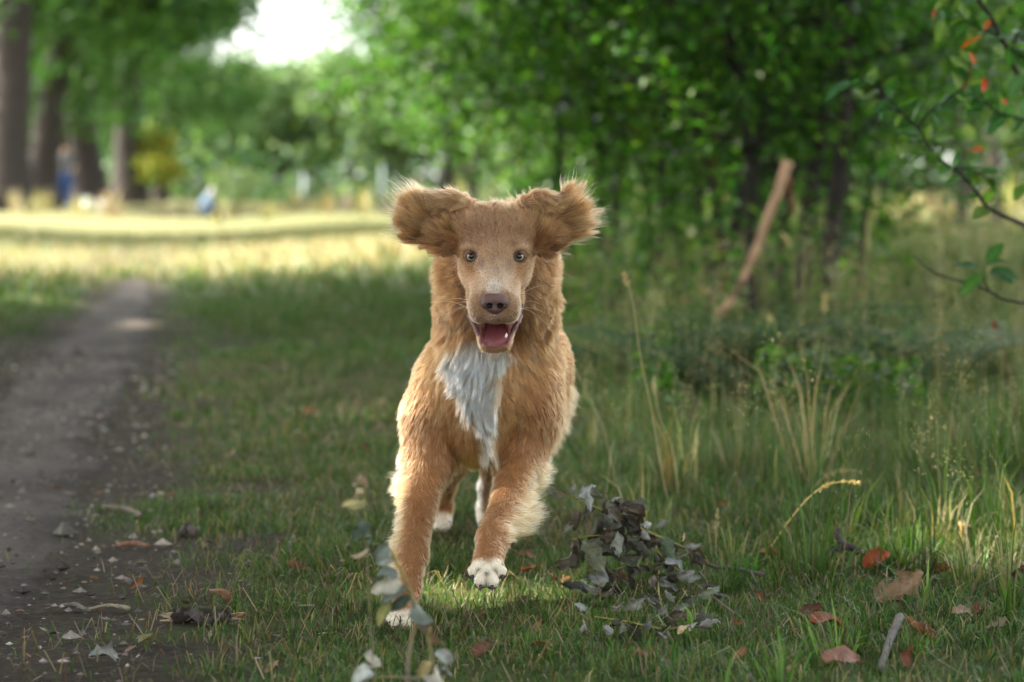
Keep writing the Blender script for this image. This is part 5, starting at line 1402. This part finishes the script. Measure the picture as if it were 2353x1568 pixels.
WL = [  # base x, y, tip x, y (enlargement units), depth, colour, curl, fold
    (275, 300, 165, 268, 3.50, GL, .5, .5), (300, 308, 345, 245, 3.50, GL, .9, .5), (350, 330, 455, 240, 3.48, GW, .8, .4), (410, 300, 535, 300, 3.49, GL, 1.3, .7), (430, 290, 455, 400, 3.48, GW, .6, .5),
    (580, 350, 635, 318, 3.58, GW, .4, .3), (560, 350, 630, 460, 3.57, GL, .9, .8), (670, 385, 740, 440, 3.55, GB, 1.3, .7), (690, 400, 800, 450, 3.54, GB, 1.2, .9),
    (510, 430, 690, 550, 3.47, GD, .7, .6), (500, 450, 460, 615, 3.46, GD, .5, .8), (370, 410, 330, 530, 3.47, GB, .7, .8), (330, 500, 268, 548, 3.47, GL, 1.2, .6), (590, 500, 560, 590, 3.49, GB, .6, .8),
    (800, 520, 870, 490, 3.48, GW, 1.0, .4), (790, 540, 830, 610, 3.47, GL, 1.2, .6), (880, 530, 975, 500, 3.5, (.16, .17, .15), .5, .5), (620, 560, 660, 755, 3.43, GL, .35, .35), (600, 570, 530, 640, 3.45, GB, .8, .7),
    (450, 610, 560, 700, 3.43, GD, .9, .7), (470, 680, 620, 720, 3.43, GD, .9, .7), (400, 620, 510, 830, 3.42, (.14, .15, .10), .4, .4), (300, 610, 330, 700, 3.45, GB, .8, .9), (320, 690, 255, 760, 3.44, GB, 1.6, .8), (360, 730, 280, 820, 3.44, GB, 1.8, .9),
    (700, 590, 800, 690, 3.46, GD, .7, .6), (740, 620, 830, 720, 3.46, GD, .6, .7), (650, 720, 790, 740, 3.43, GD, .8, .6), (800, 570, 900, 640, 3.49, GD, .8, .6), (930, 590, 1000, 760, 3.47, (.085, .115, .07), .5, .5), (950, 600, 1030, 690, 3.48, GD, .6, .6),
    (940, 750, 1080, 820, 3.45, (.20, .21, .20), .5, .4), (1080, 660, 1130, 800, 3.5, GB, .5, .6), (1080, 655, 1170, 640, 3.54, (.20, .20, .18), .5, .5), (1060, 620, 1090, 575, 3.56, PALE_L, .9, .5), (1150, 690, 1215, 800, 3.56, GB, .6, .8),
    (870, 700, 930, 760, 3.47, GD, .7, .6), (770, 790, 850, 860, 3.45, GD, .6, .7), (690, 800, 770, 890, 3.44, GD, .8, .7), (600, 800, 640, 900, 3.43, GD, .7, .7), (520, 800, 580, 850, 3.43, GB, .7, .7),
    (500, 960, 390, 890, 3.41, GL, .5, .4), (570, 880, 420, 970, 3.40, (.20, .21, .20), .35, .3), (440, 930, 275, 975, 3.39, (.022, .024, .020), .5, .35), (520, 990, 580, 1110, 3.39, GB, .9, .8),
    (1030, 870, 1115, 850, 3.43, GL, .6, .4), (1040, 830, 1100, 920, 3.42, GL, .6, .4), (1110, 900, 1170, 970, 3.42, (.16, .17, .15), .8, .6), (1170, 980, 1290, 930, 3.41, (.15, .17, .12), .9, .5), (950, 850, 1030, 930, 3.44, GD, .8, .6), (900, 900, 960, 980, 3.43, GD, .8, .7), (830, 930, 900, 990, 3.43, GB, .9, .7),
    (1010, 1030, 940, 1050, 3.40, GL, 1.1, .6), (1050, 1040, 1140, 990, 3.40, GD, .9, .7), (900, 1050, 800, 1110, 3.40, GD, .5, .5), (920, 1060, 820, 1150, 3.39, (.10, .115, .08), .6, .5), (780, 1060, 720, 1040, 3.40, GB, .7, .8),
    (410, 1090, 350, 1150, 3.37, GW, .6, .4), (600, 1080, 640, 1180, 3.36, GL, .4, .3), (680, 1070, 790, 1120, 3.36, GL, .5, .4), (890, 1100, 960, 1190, 3.36, GL, .5, .5), (1010, 1110, 1080, 1180, 3.36, (.15, .16, .14), .7, .6), (1170, 1190, 1280, 1120, 3.36, GL, .7, .6), (1180, 1140, 1210, 1060, 3.38, GB, .7, .6), (1140, 1180, 1290, 1210, 3.36, GD, .5, .4),
    (600, 1240, 540, 1310, 3.33, (.2, .21, .2), .5, .5), (650, 1230, 660, 1300, 3.33, (.2, .21, .2), .6, .5), (780, 1200, 850, 1250, 3.34, (.14, .15, .14), .6, .5), (1030, 1240, 1110, 1300, 3.33, PALE_L, .6, .5), (1110, 1220, 1150, 1250, 3.34, GW, .5, .5), (960, 1280, 910, 1370, 3.30, (.17, .19, .17), .5, .5), (380, 1230, 400, 1210, 3.34, GL, .5, .4), (450, 1060, 440, 1110, 3.38, GB, .8, .8),
]
for bx, by, tx_, ty, d, c, cu, fo in WL:
    b0 = WB(bx, by, d); t0 = P((2100 + tx_ / 1.686) / 1.741, (1800 + ty / 1.686) / 1.741, (b0 + a)[1]) - a; t0[2] = max(t0[2], .028 - a[2]); t0 += np.array([0, rng.normal(0, .008), 0]); L = np.linalg.norm(t0 - b0) * (1 + .30 * cu)
    upv = np.array([rng.normal(0, .5), -.9, rng.normal(.45, .5)])
    dark = sum(c) < .3
    place_leaf('leaf', b0, t0 - b0, upv, L, L * rng.uniform(.48, .68), np.array(c) * rng.uniform(.85, 1.15), M_dry, root, -cu * rng.uniform(1.0, 1.9), fo * 1.2 * rng.choice([-1, 1]), rng.normal(0, 1.2), n=8, wob=.07, vein=np.array(c) * 1.35, edge=np.array(c) * .8)

for _ in range(70):
    k = ['stem', 'a', 'b', 'c', 'd', 'e', 'f'][rng.choice(7, p=[.26, .17, .17, .16, .06, .08, .10])]; p = tw_pts[k]; b0 = p[rng.integers(len(p) // 3, len(p) - 2) if k != 'stem' else rng.integers(len(p) // 3, int(len(p) * .8))]
    dv = np.array([rng.normal(0, .8), rng.normal(-.1, .5), rng.normal(-.55, .5)]); L = rng.uniform(.026, .042); c = [GD, GB, (.05, .046, .036), (.10, .105, .09)][rng.choice(4, p=[.4, .28, .2, .12])]
    place_leaf('leaf', b0, dv, (rng.normal(0, .6), -.8, rng.normal(.4, .5)), L, L * rng.uniform(.4, .65), np.array(c) * rng.uniform(.8, 1.2), M_dry, root, rng.uniform(-2.2, 1.2), rng.uniform(.3, 1.3), rng.normal(0, 1.4), n=7, wob=.07, vein=np.array(c) * 1.4, edge=np.array(c) * .8)

# blurred leafy twig close to the camera, in front of the planted paw
root = empty('foreground_twig', (P(950, 1568, 2.52)[0], 2.52, float(height(-.1, 2.52))), 'blurred leafy twig close to the camera in front of the planted paw', 'twig')
a = np.array(root.location)
def FG(dx, dy, d=2.52): return P(dx, dy, d) - a
for pp, r in (([(932, 1720), (936, 1568), (942, 1490), (955, 1420), (940, 1350), (915, 1300), (897, 1262)], .0030), ([(1010, 1720), (1000, 1560), (985, 1470), (990, 1440)], .0028), ([(880, 1720), (860, 1560), (850, 1400), (842, 1250), (838, 1160), (834, 1108)], .0010), ([(960, 1560), (900, 1556), (830, 1560)], .0018)):
    p = smoothline([FG(*q, 2.52 if i else 2.50) for i, q in enumerate(pp)], 24); mb = MB(); v, f = tube(p, np.linspace(r, r * .5, 24), 7)
    mb.add(v, f, mix(np.array([.17, .15, .13]), np.array([.26, .21, .05]), np.concatenate([np.repeat(np.linspace(0, 1, 24), 7), [0, 1]])[:, None])); mb.obj('stem', M_twig, root)
FGreen, FPale, FYel, FDk = (.145, .175, .15), (.40, .385, .32), (.24, .24, .085), (.05, .075, .052)
for bx, by, tx_, ty, c, w in [(897, 1262, 848, 1282, FGreen, .8), (905, 1285, 852, 1300, (.26, .29, .26), .7), (915, 1318, 850, 1330, FGreen, .7), (920, 1335, 848, 1362, FPale, .6), (935, 1355, 862, 1385, FGreen, .55), (945, 1372, 880, 1402, FDk, .5), (895, 1385, 862, 1440, FYel, .45), (900, 1330, 870, 1370, (.36, .39, .38), .6),
                          (950, 1395, 985, 1425, FGreen, .6), (935, 1385, 975, 1395, (.48, .42, .30), .5), (965, 1420, 1000, 1470, GB, .6), (985, 1450, 1015, 1500, (.24, .15, .11), .5), (1000, 1500, 1050, 1545, (.26, .28, .26), .7), (1000, 1530, 1040, 1568, (.2, .21, .2), .7), (990, 1520, 950, 1560, (.33, .28, .13), .6),
                          (870, 1515, 830, 1495, FPale, .7), (875, 1530, 838, 1520, FPale, .8), (855, 1545, 805, 1552, (.42, .44, .41), .6), (850, 1555, 812, 1568, GL, .5), (845, 1262, 805, 1290, (.50, .40, .30), .45), (842, 1250, 862, 1220, FDk, .5), (840, 1200, 812, 1235, FDk, .6),
                          (838, 1160, 765, 1152, (.40, .36, .18), .35), (838, 1150, 800, 1172, (.28, .27, .12), .45), (836, 1135, 808, 1148, (.42, .36, .24), .5), (834, 1112, 822, 1098, (.46, .36, .28), .7), (1010, 1545, 985, 1568, FPale, .6)]:
    b0 = FG(bx, by, 2.52); t0 = FG(tx_, ty, 2.52 + rng.normal(0, .02)); L = max(np.linalg.norm(t0 - b0) * .92, .012)
    place_leaf('leaf', b0, t0 - b0, (rng.normal(0, .5), -.9, rng.normal(.4, .5)), L, L * w, c, M_dry, root, -rng.uniform(.6, 2.0), rng.uniform(.3, .9), rng.normal(0, 1.0), vein=np.array(c) * 1.2)

# young tree standing just outside the frame on the right; its near branches hang into the picture
tb = on_ground(1.36, 5.15)
root = empty('overhanging_tree', tb, 'young tree at the right edge whose near branches carry green and red leaves', 'tree')
a = tb
mb = MB(); p = smoothline([(0, 0, -.05), (-.01, .0, .5), (.02, .02, 1.0), (-.03, .03, 1.5), (.0, .05, 2.1)], 30); mb.add(*tube(p, np.linspace(.028, .014, 30), 9, jitter=.06), col=(.04, .033, .028)); mb.obj('trunk', M_bark, root)
def OB(cx, cy, d): return P((2796 + cx / 1.568) / 1.741, cy / 1.568 / 1.741, d) - a
def OC(cx, cy, d): return P(1321 + cx / 2.28, 517 + cy / 2.28, d) - a
tw = [([np.array([-.02, .03, 1.45]), OB(2300, 60, 5.1), OB(2120, 620, 5.05), OB(2010, 480, 5.0), OB(1960, 380, 5.0), OB(1900, 250, 4.98), OB(1830, 110, 4.97), OB(1730, -20, 4.95), OB(1600, -140, 4.95)], .0075, .004),
      ([np.array([.0, 0., .62]), OB(2200, 1500, 5.1), OB(2038, 1412, 5.0), OB(1900, 1350, 4.97), OB(1800, 1290, 4.95), OB(1740, 1200, 4.93), OB(1640, 1090, 4.92), OB(1540, 1020, 4.9), OB(1450, 930, 4.9), OB(1380, 810, 4.88), OB(1270, 710, 4.88), OB(1200, 630, 4.86), OB(1130, 560, 4.86), OB(1010, 505, 4.85)], .0058, .0014),
      ([OB(1375, 805, 4.88), OB(1430, 720, 4.86), OB(1530, 640, 4.85), OB(1650, 555, 4.85), OB(1690, 480, 4.85), OB(1700, 380, 4.85)], .0026, .0012),
      ([OB(1265, 705, 4.88), OB(1190, 680, 4.9), OB(1120, 620, 4.9), OB(1020, 598, 4.9)], .0022, .001),
      ([OB(2250, 820, 5.05), OB(2038, 750, 4.98), OB(1900, 720, 4.95), OB(1800, 650, 4.93), OB(1690, 590, 4.92)], .0032, .0012),
      ([OB(1870, 210, 4.98), OB(1780, 190, 4.95), OB(1690, 140, 4.92), OB(1600, 40, 4.9), OB(1560, -60, 4.9)], .0030, .0012),
      ([OB(1905, 260, 4.98), OB(1990, 330, 4.95), OB(2060, 370, 4.93)], .0028, .0015), ([OB(1960, 340, 4.99), OB(1990, 220, 4.95), OB(2050, 150, 4.93)], .0028, .0015),
      ([OB(1590, 1050, 4.91), OB(1700, 1060, 4.88), OB(1800, 1110, 4.86), OB(1860, 1135, 4.86)], .002, .001),
      ([OB(1410, 880, 4.9), OB(1340, 890, 4.92), OB(1290, 885, 4.92)], .002, .001),
      ([np.array([.0, 0., .38]), OC(2480, 420, 5.05), OC(2353, 410, 4.95), OC(2250, 390, 4.92), OC(2150, 340, 4.9), OC(2030, 300, 4.88), OC(1880, 250, 4.86), OC(1800, 185, 4.85), OC(1775, 160, 4.85)], .0038, .0012),
      ([OC(2170, 345, 4.9), OC(2140, 260, 4.88), OC(2160, 200, 4.87)], .0018, .001)]
twl = []
for pp, r0, r1 in tw:
    p = smoothline(pp, 7 * len(pp)); twl.append(p); mb = MB()
    mb.add(*tube(p, np.linspace(r0, r1, len(p)), 7, jitter=.07), col=(.034, .028, .026)); mb.obj('branch', M_twig, root)
LG = [(.040, .115, .022), (.060, .145, .030), (.030, .090, .026), (.10, .16, .035)]
def add_leaf(pos, dirv, c, L, w=.58, n=6):
    place_leaf('leaf', pos, dirv, (rng.normal(0, .5), rng.normal(-.5, .4), .9), L, L * w, c, M_leaf, root, -rng.uniform(0, .7), rng.uniform(.1, .4), rng.normal(0, .3), wob=.008, vein=np.array(c) * 1.35)
for p, dens in zip(twl, [14, 20, 12, 7, 18, 22, 12, 12, 8, 5, 0, 0]):
    st = np.linspace(.25, 1, dens) if dens else []
    for j, s in enumerate(st):
        i = min(int(s * (len(p) - 1)), len(p) - 2); tg = norm(p[i + 1] - p[i]); sd = norm(np.cross(tg, np.array([0, 1, 0]))) * (1 if j % 2 else -1)
        add_leaf(p[i], tg * .6 + sd * .8 + rng.normal(0, .35, 3) + np.array([0, 0, -.25]), np.array(LG[rng.integers(4)]) * rng.uniform(.8, 1.25), rng.uniform(.030, .052))
for cx, cy, ex, ey, c in [(1770, 235, 1650, 300, (.42, .075, .02)), (1690, 330, 1735, 400, (.45, .10, .03)), (1650, 330, 1680, 440, (.07, .16, .02)), (1780, 490, 1790, 575, (.40, .045, .02)), (1900, 620, 1935, 660, (.40, .05, .03)), (1710, 440, 1660, 550, (.30, .06, .03)), (1500, 60, 1460, 110, (.35, .07, .03)), (1830, 130, 1790, 180, (.34, .06, .02)), (1790, 935, 1705, 950, (.36, .07, .02)),
                       (1010, 505, 800, 605, (.035, .11, .045)), (1520, 60, 1540, 130, (.03, .10, .02)), (1530, 130, 1500, 260, (.09, .15, .03)), (1480, 880, 1590, 860, (.10, .19, .04)), (1640, 1000, 1570, 1070, (.08, .18, .05)), (1240, 900, 1240, 980, (.10, .15, .02)), (1250, 480, 1150, 545, (.08, .15, .02)), (2038, 470, 1950, 600, (.05, .12, .04)), (1130, 480, 1030, 520, (.05, .13, .05)), (1700, 1080, 1850, 1170, (.10, .15, .02)), (1930, 990, 2030, 930, (.09, .14, .02)), (2040, 1160, 1975, 1250, (.06, .12, .02))]:
    b0 = OB(cx, cy, 4.86); t0 = OB(ex, ey, 4.86); add_leaf(b0, t0 - b0, c, np.linalg.norm(t0 - b0) * 1.1, .6)
for cx, cy, ex, ey in [(2120, 230, 1995, 210), (2140, 260, 2025, 350), (2160, 200, 2240, 100), (2165, 215, 2262, 180), (2170, 250, 2290, 300), (2180, 240, 2315, 275), (2150, 250, 2130, 270)]:
    b0 = OC(cx, cy, 4.87); t0 = OC(ex, ey, 4.87); add_leaf(b0, t0 - b0, np.array(LG[rng.integers(3)]) * .9, np.linalg.norm(t0 - b0) * 1.1, .6)

# ---------------- single tall grass stalks with seed heads
def stalk(pts, depth, head_n, size, c, label, droop=False):
    w = [P(x, y, depth) for x, y in pts]
    g = on_ground(w[-1][0], depth); w[-1] = g if w[-1][2] < g[2] + .05 else w[-1]
    if w[-1][2] > g[2] + .03: w.append(g)
    root = empty('grass_stalk', g, label, 'grass stalk', 'single tall grass stalks with seed heads'); a = g
    p = smoothline(np.array(w)[::-1] - a, 40); mb = MB(); mb.add(*tube(p, np.linspace(.0013, .0006, 40), 5, cap=False), col=c); mb.obj('stem', M_blade, root)
    mb = MB(); hp = p[-int(40 * head_n):]; q = 60; t = rng.random(q); i = np.minimum((t * (len(hp) - 1)).astype(int), len(hp) - 2); tg = norm(hp[i + 1] - hp[i])
    pos = hp[i] + rng.normal(0, size * .35, (q, 3)); dv = norm(tg + rng.normal(0, .35, (q, 3))) * size * rng.uniform(.6, 1.3, (q, 1)); sv = norm(np.cross(dv, rng.normal(0, 1, (q, 3)))) * size * .28
    mb.add(np.stack([pos - dv * .5, pos + sv, pos + dv, pos - sv], 1).reshape(-1, 3), [np.arange(q)[:, None] * 4 + np.array([[0, 1, 2, 3]])], np.repeat(pick_cols(q, [np.array(c) * 1.1, np.array(c) * .8], [2, 1]), 4, 0))
    o = mb.obj('seed_head', M_blade, root)
STR = (.46, .36, .20)
stalk([(1432, 626), (1440, 650), (1448, 668), (1458, 720), (1475, 840), (1495, 930), (1520, 1080), (1540, 1180)], 4.35, .20, .006, STR, 'tallest grass stalk with a straw seed head, right of the dog\'s ruff')
stalk([(1502, 868), (1505, 905), (1520, 970), (1545, 1030), (1560, 1150)], 4.5, .25, .005, (.50, .42, .28), 'shorter stalk with a pale seed head beside the tallest one')
stalk([(1977, 1112), (1950, 1106), (1910, 1112), (1880, 1126), (1845, 1158), (1800, 1215), (1760, 1300)], 3.85, .50, .0042, (.62, .45, .20), 'golden arched grass stalk bending over to the right')
stalk([(1980, 1085), (1945, 1080), (1905, 1090), (1870, 1120), (1830, 1175), (1800, 1250)], 4.3, .5, .005, (.40, .33, .17), 'blurred arched stalk just behind the golden one')
stalk([(1800, 540), (1812, 560), (1818, 600), (1828, 680), (1850, 780)], 7.5, .25, .010, STR, 'blurred stalk with a drooping seed head in front of the dark stems')
stalk([(1606, 655), (1622, 668), (1640, 690), (1652, 760), (1660, 850)], 7., .3, .009, (.36, .27, .16), 'blurred drooping seed head left of the leaning bough')
stalk([(1766, 728), (1776, 740), (1784, 770), (1795, 850), (1810, 920)], 6.6, .25, .009, STR, 'blurred seed head below the foot of the leaning bough')
stalk([(1896, 676), (1894, 705), (1890, 760), (1885, 850)], 7., .3, .009, STR, 'blurred upright seed head in front of the stoutest stem')
stalk([(1996, 505), (1994, 560), (1992, 650), (1990, 760)], 7.4, .3, .009, (.34, .28, .17), 'blurred pale stalk left of the sunny gap in the thicket')
stalk([(2284, 742), (2292, 770), (2310, 830), (2335, 930), (2345, 1050)], 5.2, .12, .008, (.25, .10, .06), 'stalk with a dark reddish seed head at the right edge')
stalk([(2212, 1205), (2210, 1230), (2214, 1290), (2222, 1345)], 3.9, .4, .006, (.60, .47, .25), 'sunlit bristly stalk in the tall grass near the right edge')
stalk([(1648, 1170), (1645, 1210), (1646, 1270), (1648, 1330)], 3.75, .45, .005, (.33, .28, .16), 'upright narrow seed head behind the broken stick')
stalk([(1315, 840), (1340, 885), (1360, 925), (1390, 1000), (1420, 1090)], 4.6, .18, .004, (.34, .30, .18), 'thin leaning stalk close to the dog\'s flank')

# ---------------- ferns between the tall grass and the thicket
def fern_data():
    mb = MB()
    for k in range(9):
        az = k * .7 + rng.normal(0, .2); L = rng.uniform(.24, .36); n = 16; t = np.linspace(0, 1, n)
        d = np.array([math.cos(az), math.sin(az), 0]); sd = np.array([-d[1], d[0], 0])
        c = d[None] * (L * .85 * t ** 1.1)[:, None] + np.array([0, 0, 1])[None] * (L * (.85 * t - .55 * t ** 2.2))[:, None]
        mb.add(*tube(c, np.linspace(.002, .0006, n), 4, cap=False), col=(.05, .08, .02))
        for s in (-1, 1):
            for i in range(2, n):
                w = L * .28 * math.sin(math.pi * min(1, .12 + .88 * t[i]) ** .8) + .004; b = c[i]; e = b + sd * s * w + d * w * .35 + np.array([0, 0, -.15 * w]); q = d * L * .022
                mb.add(np.array([b - q, b + q, e + q * .3, e - q * .3]), [np.array([[0, 1, 2, 3]])], col=np.array([.026, .090, .020]) * rng.uniform(.7, 1.4))
    return mb.data('fronds', M_leaf)
fd_ = [fern_data() for _ in range(3)]
for i, (dx, dy, s, lab) in enumerate([(1610, 905, 1.2, 'dark green fern in the tall grass below the leaning bough'), (1760, 860, 1.3, 'fern under the dark stems, right of the leaning bough'), (1700, 930, 1.1, 'fern in the middle of the low green patch'), (1860, 900, 1.2, 'fern at the foot of the stoutest sapling'), (2030, 905, 1.2, 'fern clump standing alone towards the right edge'), (1480, 905, 1.0, 'small dark fern nearest to the dog'), (1540, 850, 1.0, 'fern behind the tallest grass stalk'), (2160, 880, 1.0, 'fern near the low hanging green twig on the right'), (1930, 820, 1.2, 'fern behind the others, in front of the thicket')]):
    g = G(dx, dy); o = link(bpy.data.objects.new('fern', fd_[i % 3])); o.location = g; o.rotation_euler = (0, 0, i * 1.3); o.scale = (s * 1.45,) * 3
    tag(o, lab, 'fern', 'ferns at the edge of the thicket')

# ---------------- far figures and markers
def skin_body(name, joints, edges, radii, mat, parent=None, colf=None):
    me = bpy.data.meshes.new(name); me.from_pydata([tuple(j) for j in joints], edges, [])
    o = link(bpy.data.objects.new(name, me)); m = o.modifiers.new('skin', 'SKIN'); m.use_smooth_shade = True
    sub = o.modifiers.new('sub', 'SUBSURF'); sub.levels = 2; sub.render_levels = 2
    for i, r in enumerate(radii): me.skin_vertices[0].data[i].radius = (r, r)
    me.skin_vertices[0].data[0].use_root = True
    bpy.context.view_layer.update()
    dg = bpy.context.evaluated_depsgraph_get(); ev = o.evaluated_get(dg); m2 = bpy.data.meshes.new_from_object(ev)
    o.modifiers.clear(); o.data = m2; bpy.data.meshes.remove(me); m2.name = name
    co = np.empty(len(m2.vertices) * 3, np.float32); m2.vertices.foreach_get('co', co); co = co.reshape(-1, 3)
    c = np.ones((len(co), 4), np.float32); c[:, :3] = colf(co); at = m2.attributes.new('col', 'FLOAT_COLOR', 'POINT'); at.data.foreach_set('color', c.ravel())
    m2.materials.clear(); m2.materials.append(mat); m2.polygons.foreach_set('use_smooth', np.ones(len(m2.polygons), bool))
    if parent: o.parent = parent
    return o
def blob(name, c, r, col_, mat, parent=None):
    v, f = uvsphere(1., 20, 14); v = v * np.array(r) + np.array(c); o = mesh_obj(name, v, f, mat, parent, col=np.tile(col_, (len(v), 1)).astype(float)); return o
# standing person
pb = on_ground(P(152, 480, 66)[0], 66)
J = [(0, 0, .92), (.09, 0, .88), (.10, .02, .48), (.11, .05, .08), (.12, -.08, .04), (-.09, 0, .88), (-.10, -.03, .48), (-.11, .0, .08), (-.12, -.13, .04), (0, 0, 1.15), (0, 0, 1.38), (.17, 0, 1.40), (.24, -.02, 1.14), (.22, -.14, .94), (-.17, 0, 1.40), (-.25, -.02, 1.14), (-.27, -.06, .90), (0, -.01, 1.50), (0, -.02, 1.60), (0, -.02, 1.70)]
Ed = [(0, 1), (1, 2), (2, 3), (3, 4), (0, 5), (5, 6), (6, 7), (7, 8), (0, 9), (9, 10), (10, 11), (11, 12), (12, 13), (10, 14), (14, 15), (15, 16), (10, 17), (17, 18), (18, 19)]
Rr_ = [.13, .095, .062, .045, .04, .095, .062, .045, .04, .125, .14, .07, .045, .035, .07, .045, .035, .055, .085, .075]
def cp(co):
    z = co[:, 2:3]; c = np.where(z < .95, np.array([[.035, .10, .30]]), np.array([[.15, .15, .16]])); c = np.where(z > 1.5, np.array([[.42, .27, .19]]), c); c = np.where((z > 1.63), np.array([[.16, .10, .06]]), c)
    arm = (np.abs(co[:, :1]) > .2) & (z < 1.2) & (z > .8); c = np.where(arm, np.array([[.42, .27, .19]]), c); return np.where(z < .09, np.array([[.3, .3, .3]]), c)
per = skin_body('person', J, Ed, Rr_, M_cloth, None, cp); per.location = pb
tag(per, 'blurred person in blue trousers and a pale top standing by the avenue trunks', 'person')
hb = empty('shoulder_bag', pb + np.array([-.28, -.1, .62]), 'pale blue bag hanging beside the standing person', 'bag')
blob('bag_body', (0, 0, .0), (.13, .09, .17), (.17, .26, .33), M_cloth, hb)
mb = MB(); mb.add(*tube(smoothline([(-.08, 0, .18), (0, .02, .36), (.08, 0, .18)], 12), .015, 6), col=(.2, .3, .36)); mb.obj('strap', M_cloth, hb)
# crouching person
pc = on_ground(P(466, 500, 43)[0], 43)
J = [(0, 0, .22), (.10, -.10, .22), (.42, -.16, .40), (.44, -.12, .08), (.54, -.2, .04), (.08, .10, .22), (.38, .14, .38), (.42, .16, .08), (.52, .1, .04), (.0, 0, .42), (.10, 0, .62), (.14, -.17, .60), (.30, -.22, .42), (.46, -.15, .34), (.14, .17, .60), (.30, .2, .42), (.46, .12, .34), (.18, 0, .70), (.24, 0, .78), (.28, 0, .86)]
def cc_(co):
    x, z = co[:, :1], co[:, 2:3]; c = np.where((z > .30) & (x < .28), np.array([[.16, .22, .32]]), np.array([[.018, .020, .035]])); c = np.where((z > .24) & (z < .34) & (x < .12), np.array([[.05, .10, .20]]), c)
    return np.where(z > .70, np.array([[.40, .36, .34]]), c)
per = skin_body('person', J, Ed, [.15, .10, .07, .05, .045, .10, .07, .05, .045, .15, .14, .08, .05, .04, .08, .05, .04, .06, .085, .07], M_cloth, None, cc_); per.location = pc; per.scale = (.72,) * 3
tag(per, 'blurred person in a pale blue top and dark trousers sitting low on the meadow', 'person')
for dx, d, h, c, lab in [(530, 78, 1.15, (.62, .64, .66), 'slim pale post on the meadow right of the sitting person'), (696, 80, 1.1, (.72, .82, .74), 'slim greenish white post in the middle of the far meadow'), (877, 74, 1.25, (.70, .78, .70), 'slim pale post just left of the dog\'s ear')]:
    g = on_ground(P(dx, 470, d)[0], d); r = empty('marker_post', g, lab, 'post', 'pale posts on the far meadow')
    mb = MB(); mb.add(*tube([(0, 0, -.05), (0, 0, h)], .045, 10), col=c); mb.obj('post', M_paint, r); mb = MB(); mb.add(*tube([(0, 0, h + .002), (0, 0, h + .05)], [.05, .03], 10), col=(.8, .8, .78)); mb.obj('cap', M_paint, r)
for dx, d, h, c, lab in [(199, 62, .34, (.58, .62, .58), 'low pale bollard at the foot of the broad grey trunk'), (232, 63, .30, (.66, .62, .56), 'low cream bollard right of the broad grey trunk'), (796, 76, .42, (.72, .48, .42), 'low pinkish marker at the far side of the meadow')]:
    g = on_ground(P(dx, 470, d)[0], d); r = empty('bollard', g, lab, 'bollard', 'low bollards on the far meadow')
    mb = MB(); mb.add(*tube([(0, 0, -.05), (0, 0, h * .8)], .085, 12), col=c); mb.obj('post', M_paint, r); mb = MB(); mb.add(*tube([(0, 0, h * .8 + .002), (0, 0, h * .93), (0, 0, h)], [.095, .09, .04], 12), col=np.array(c) * 1.05); mb.obj('cap', M_paint, r)
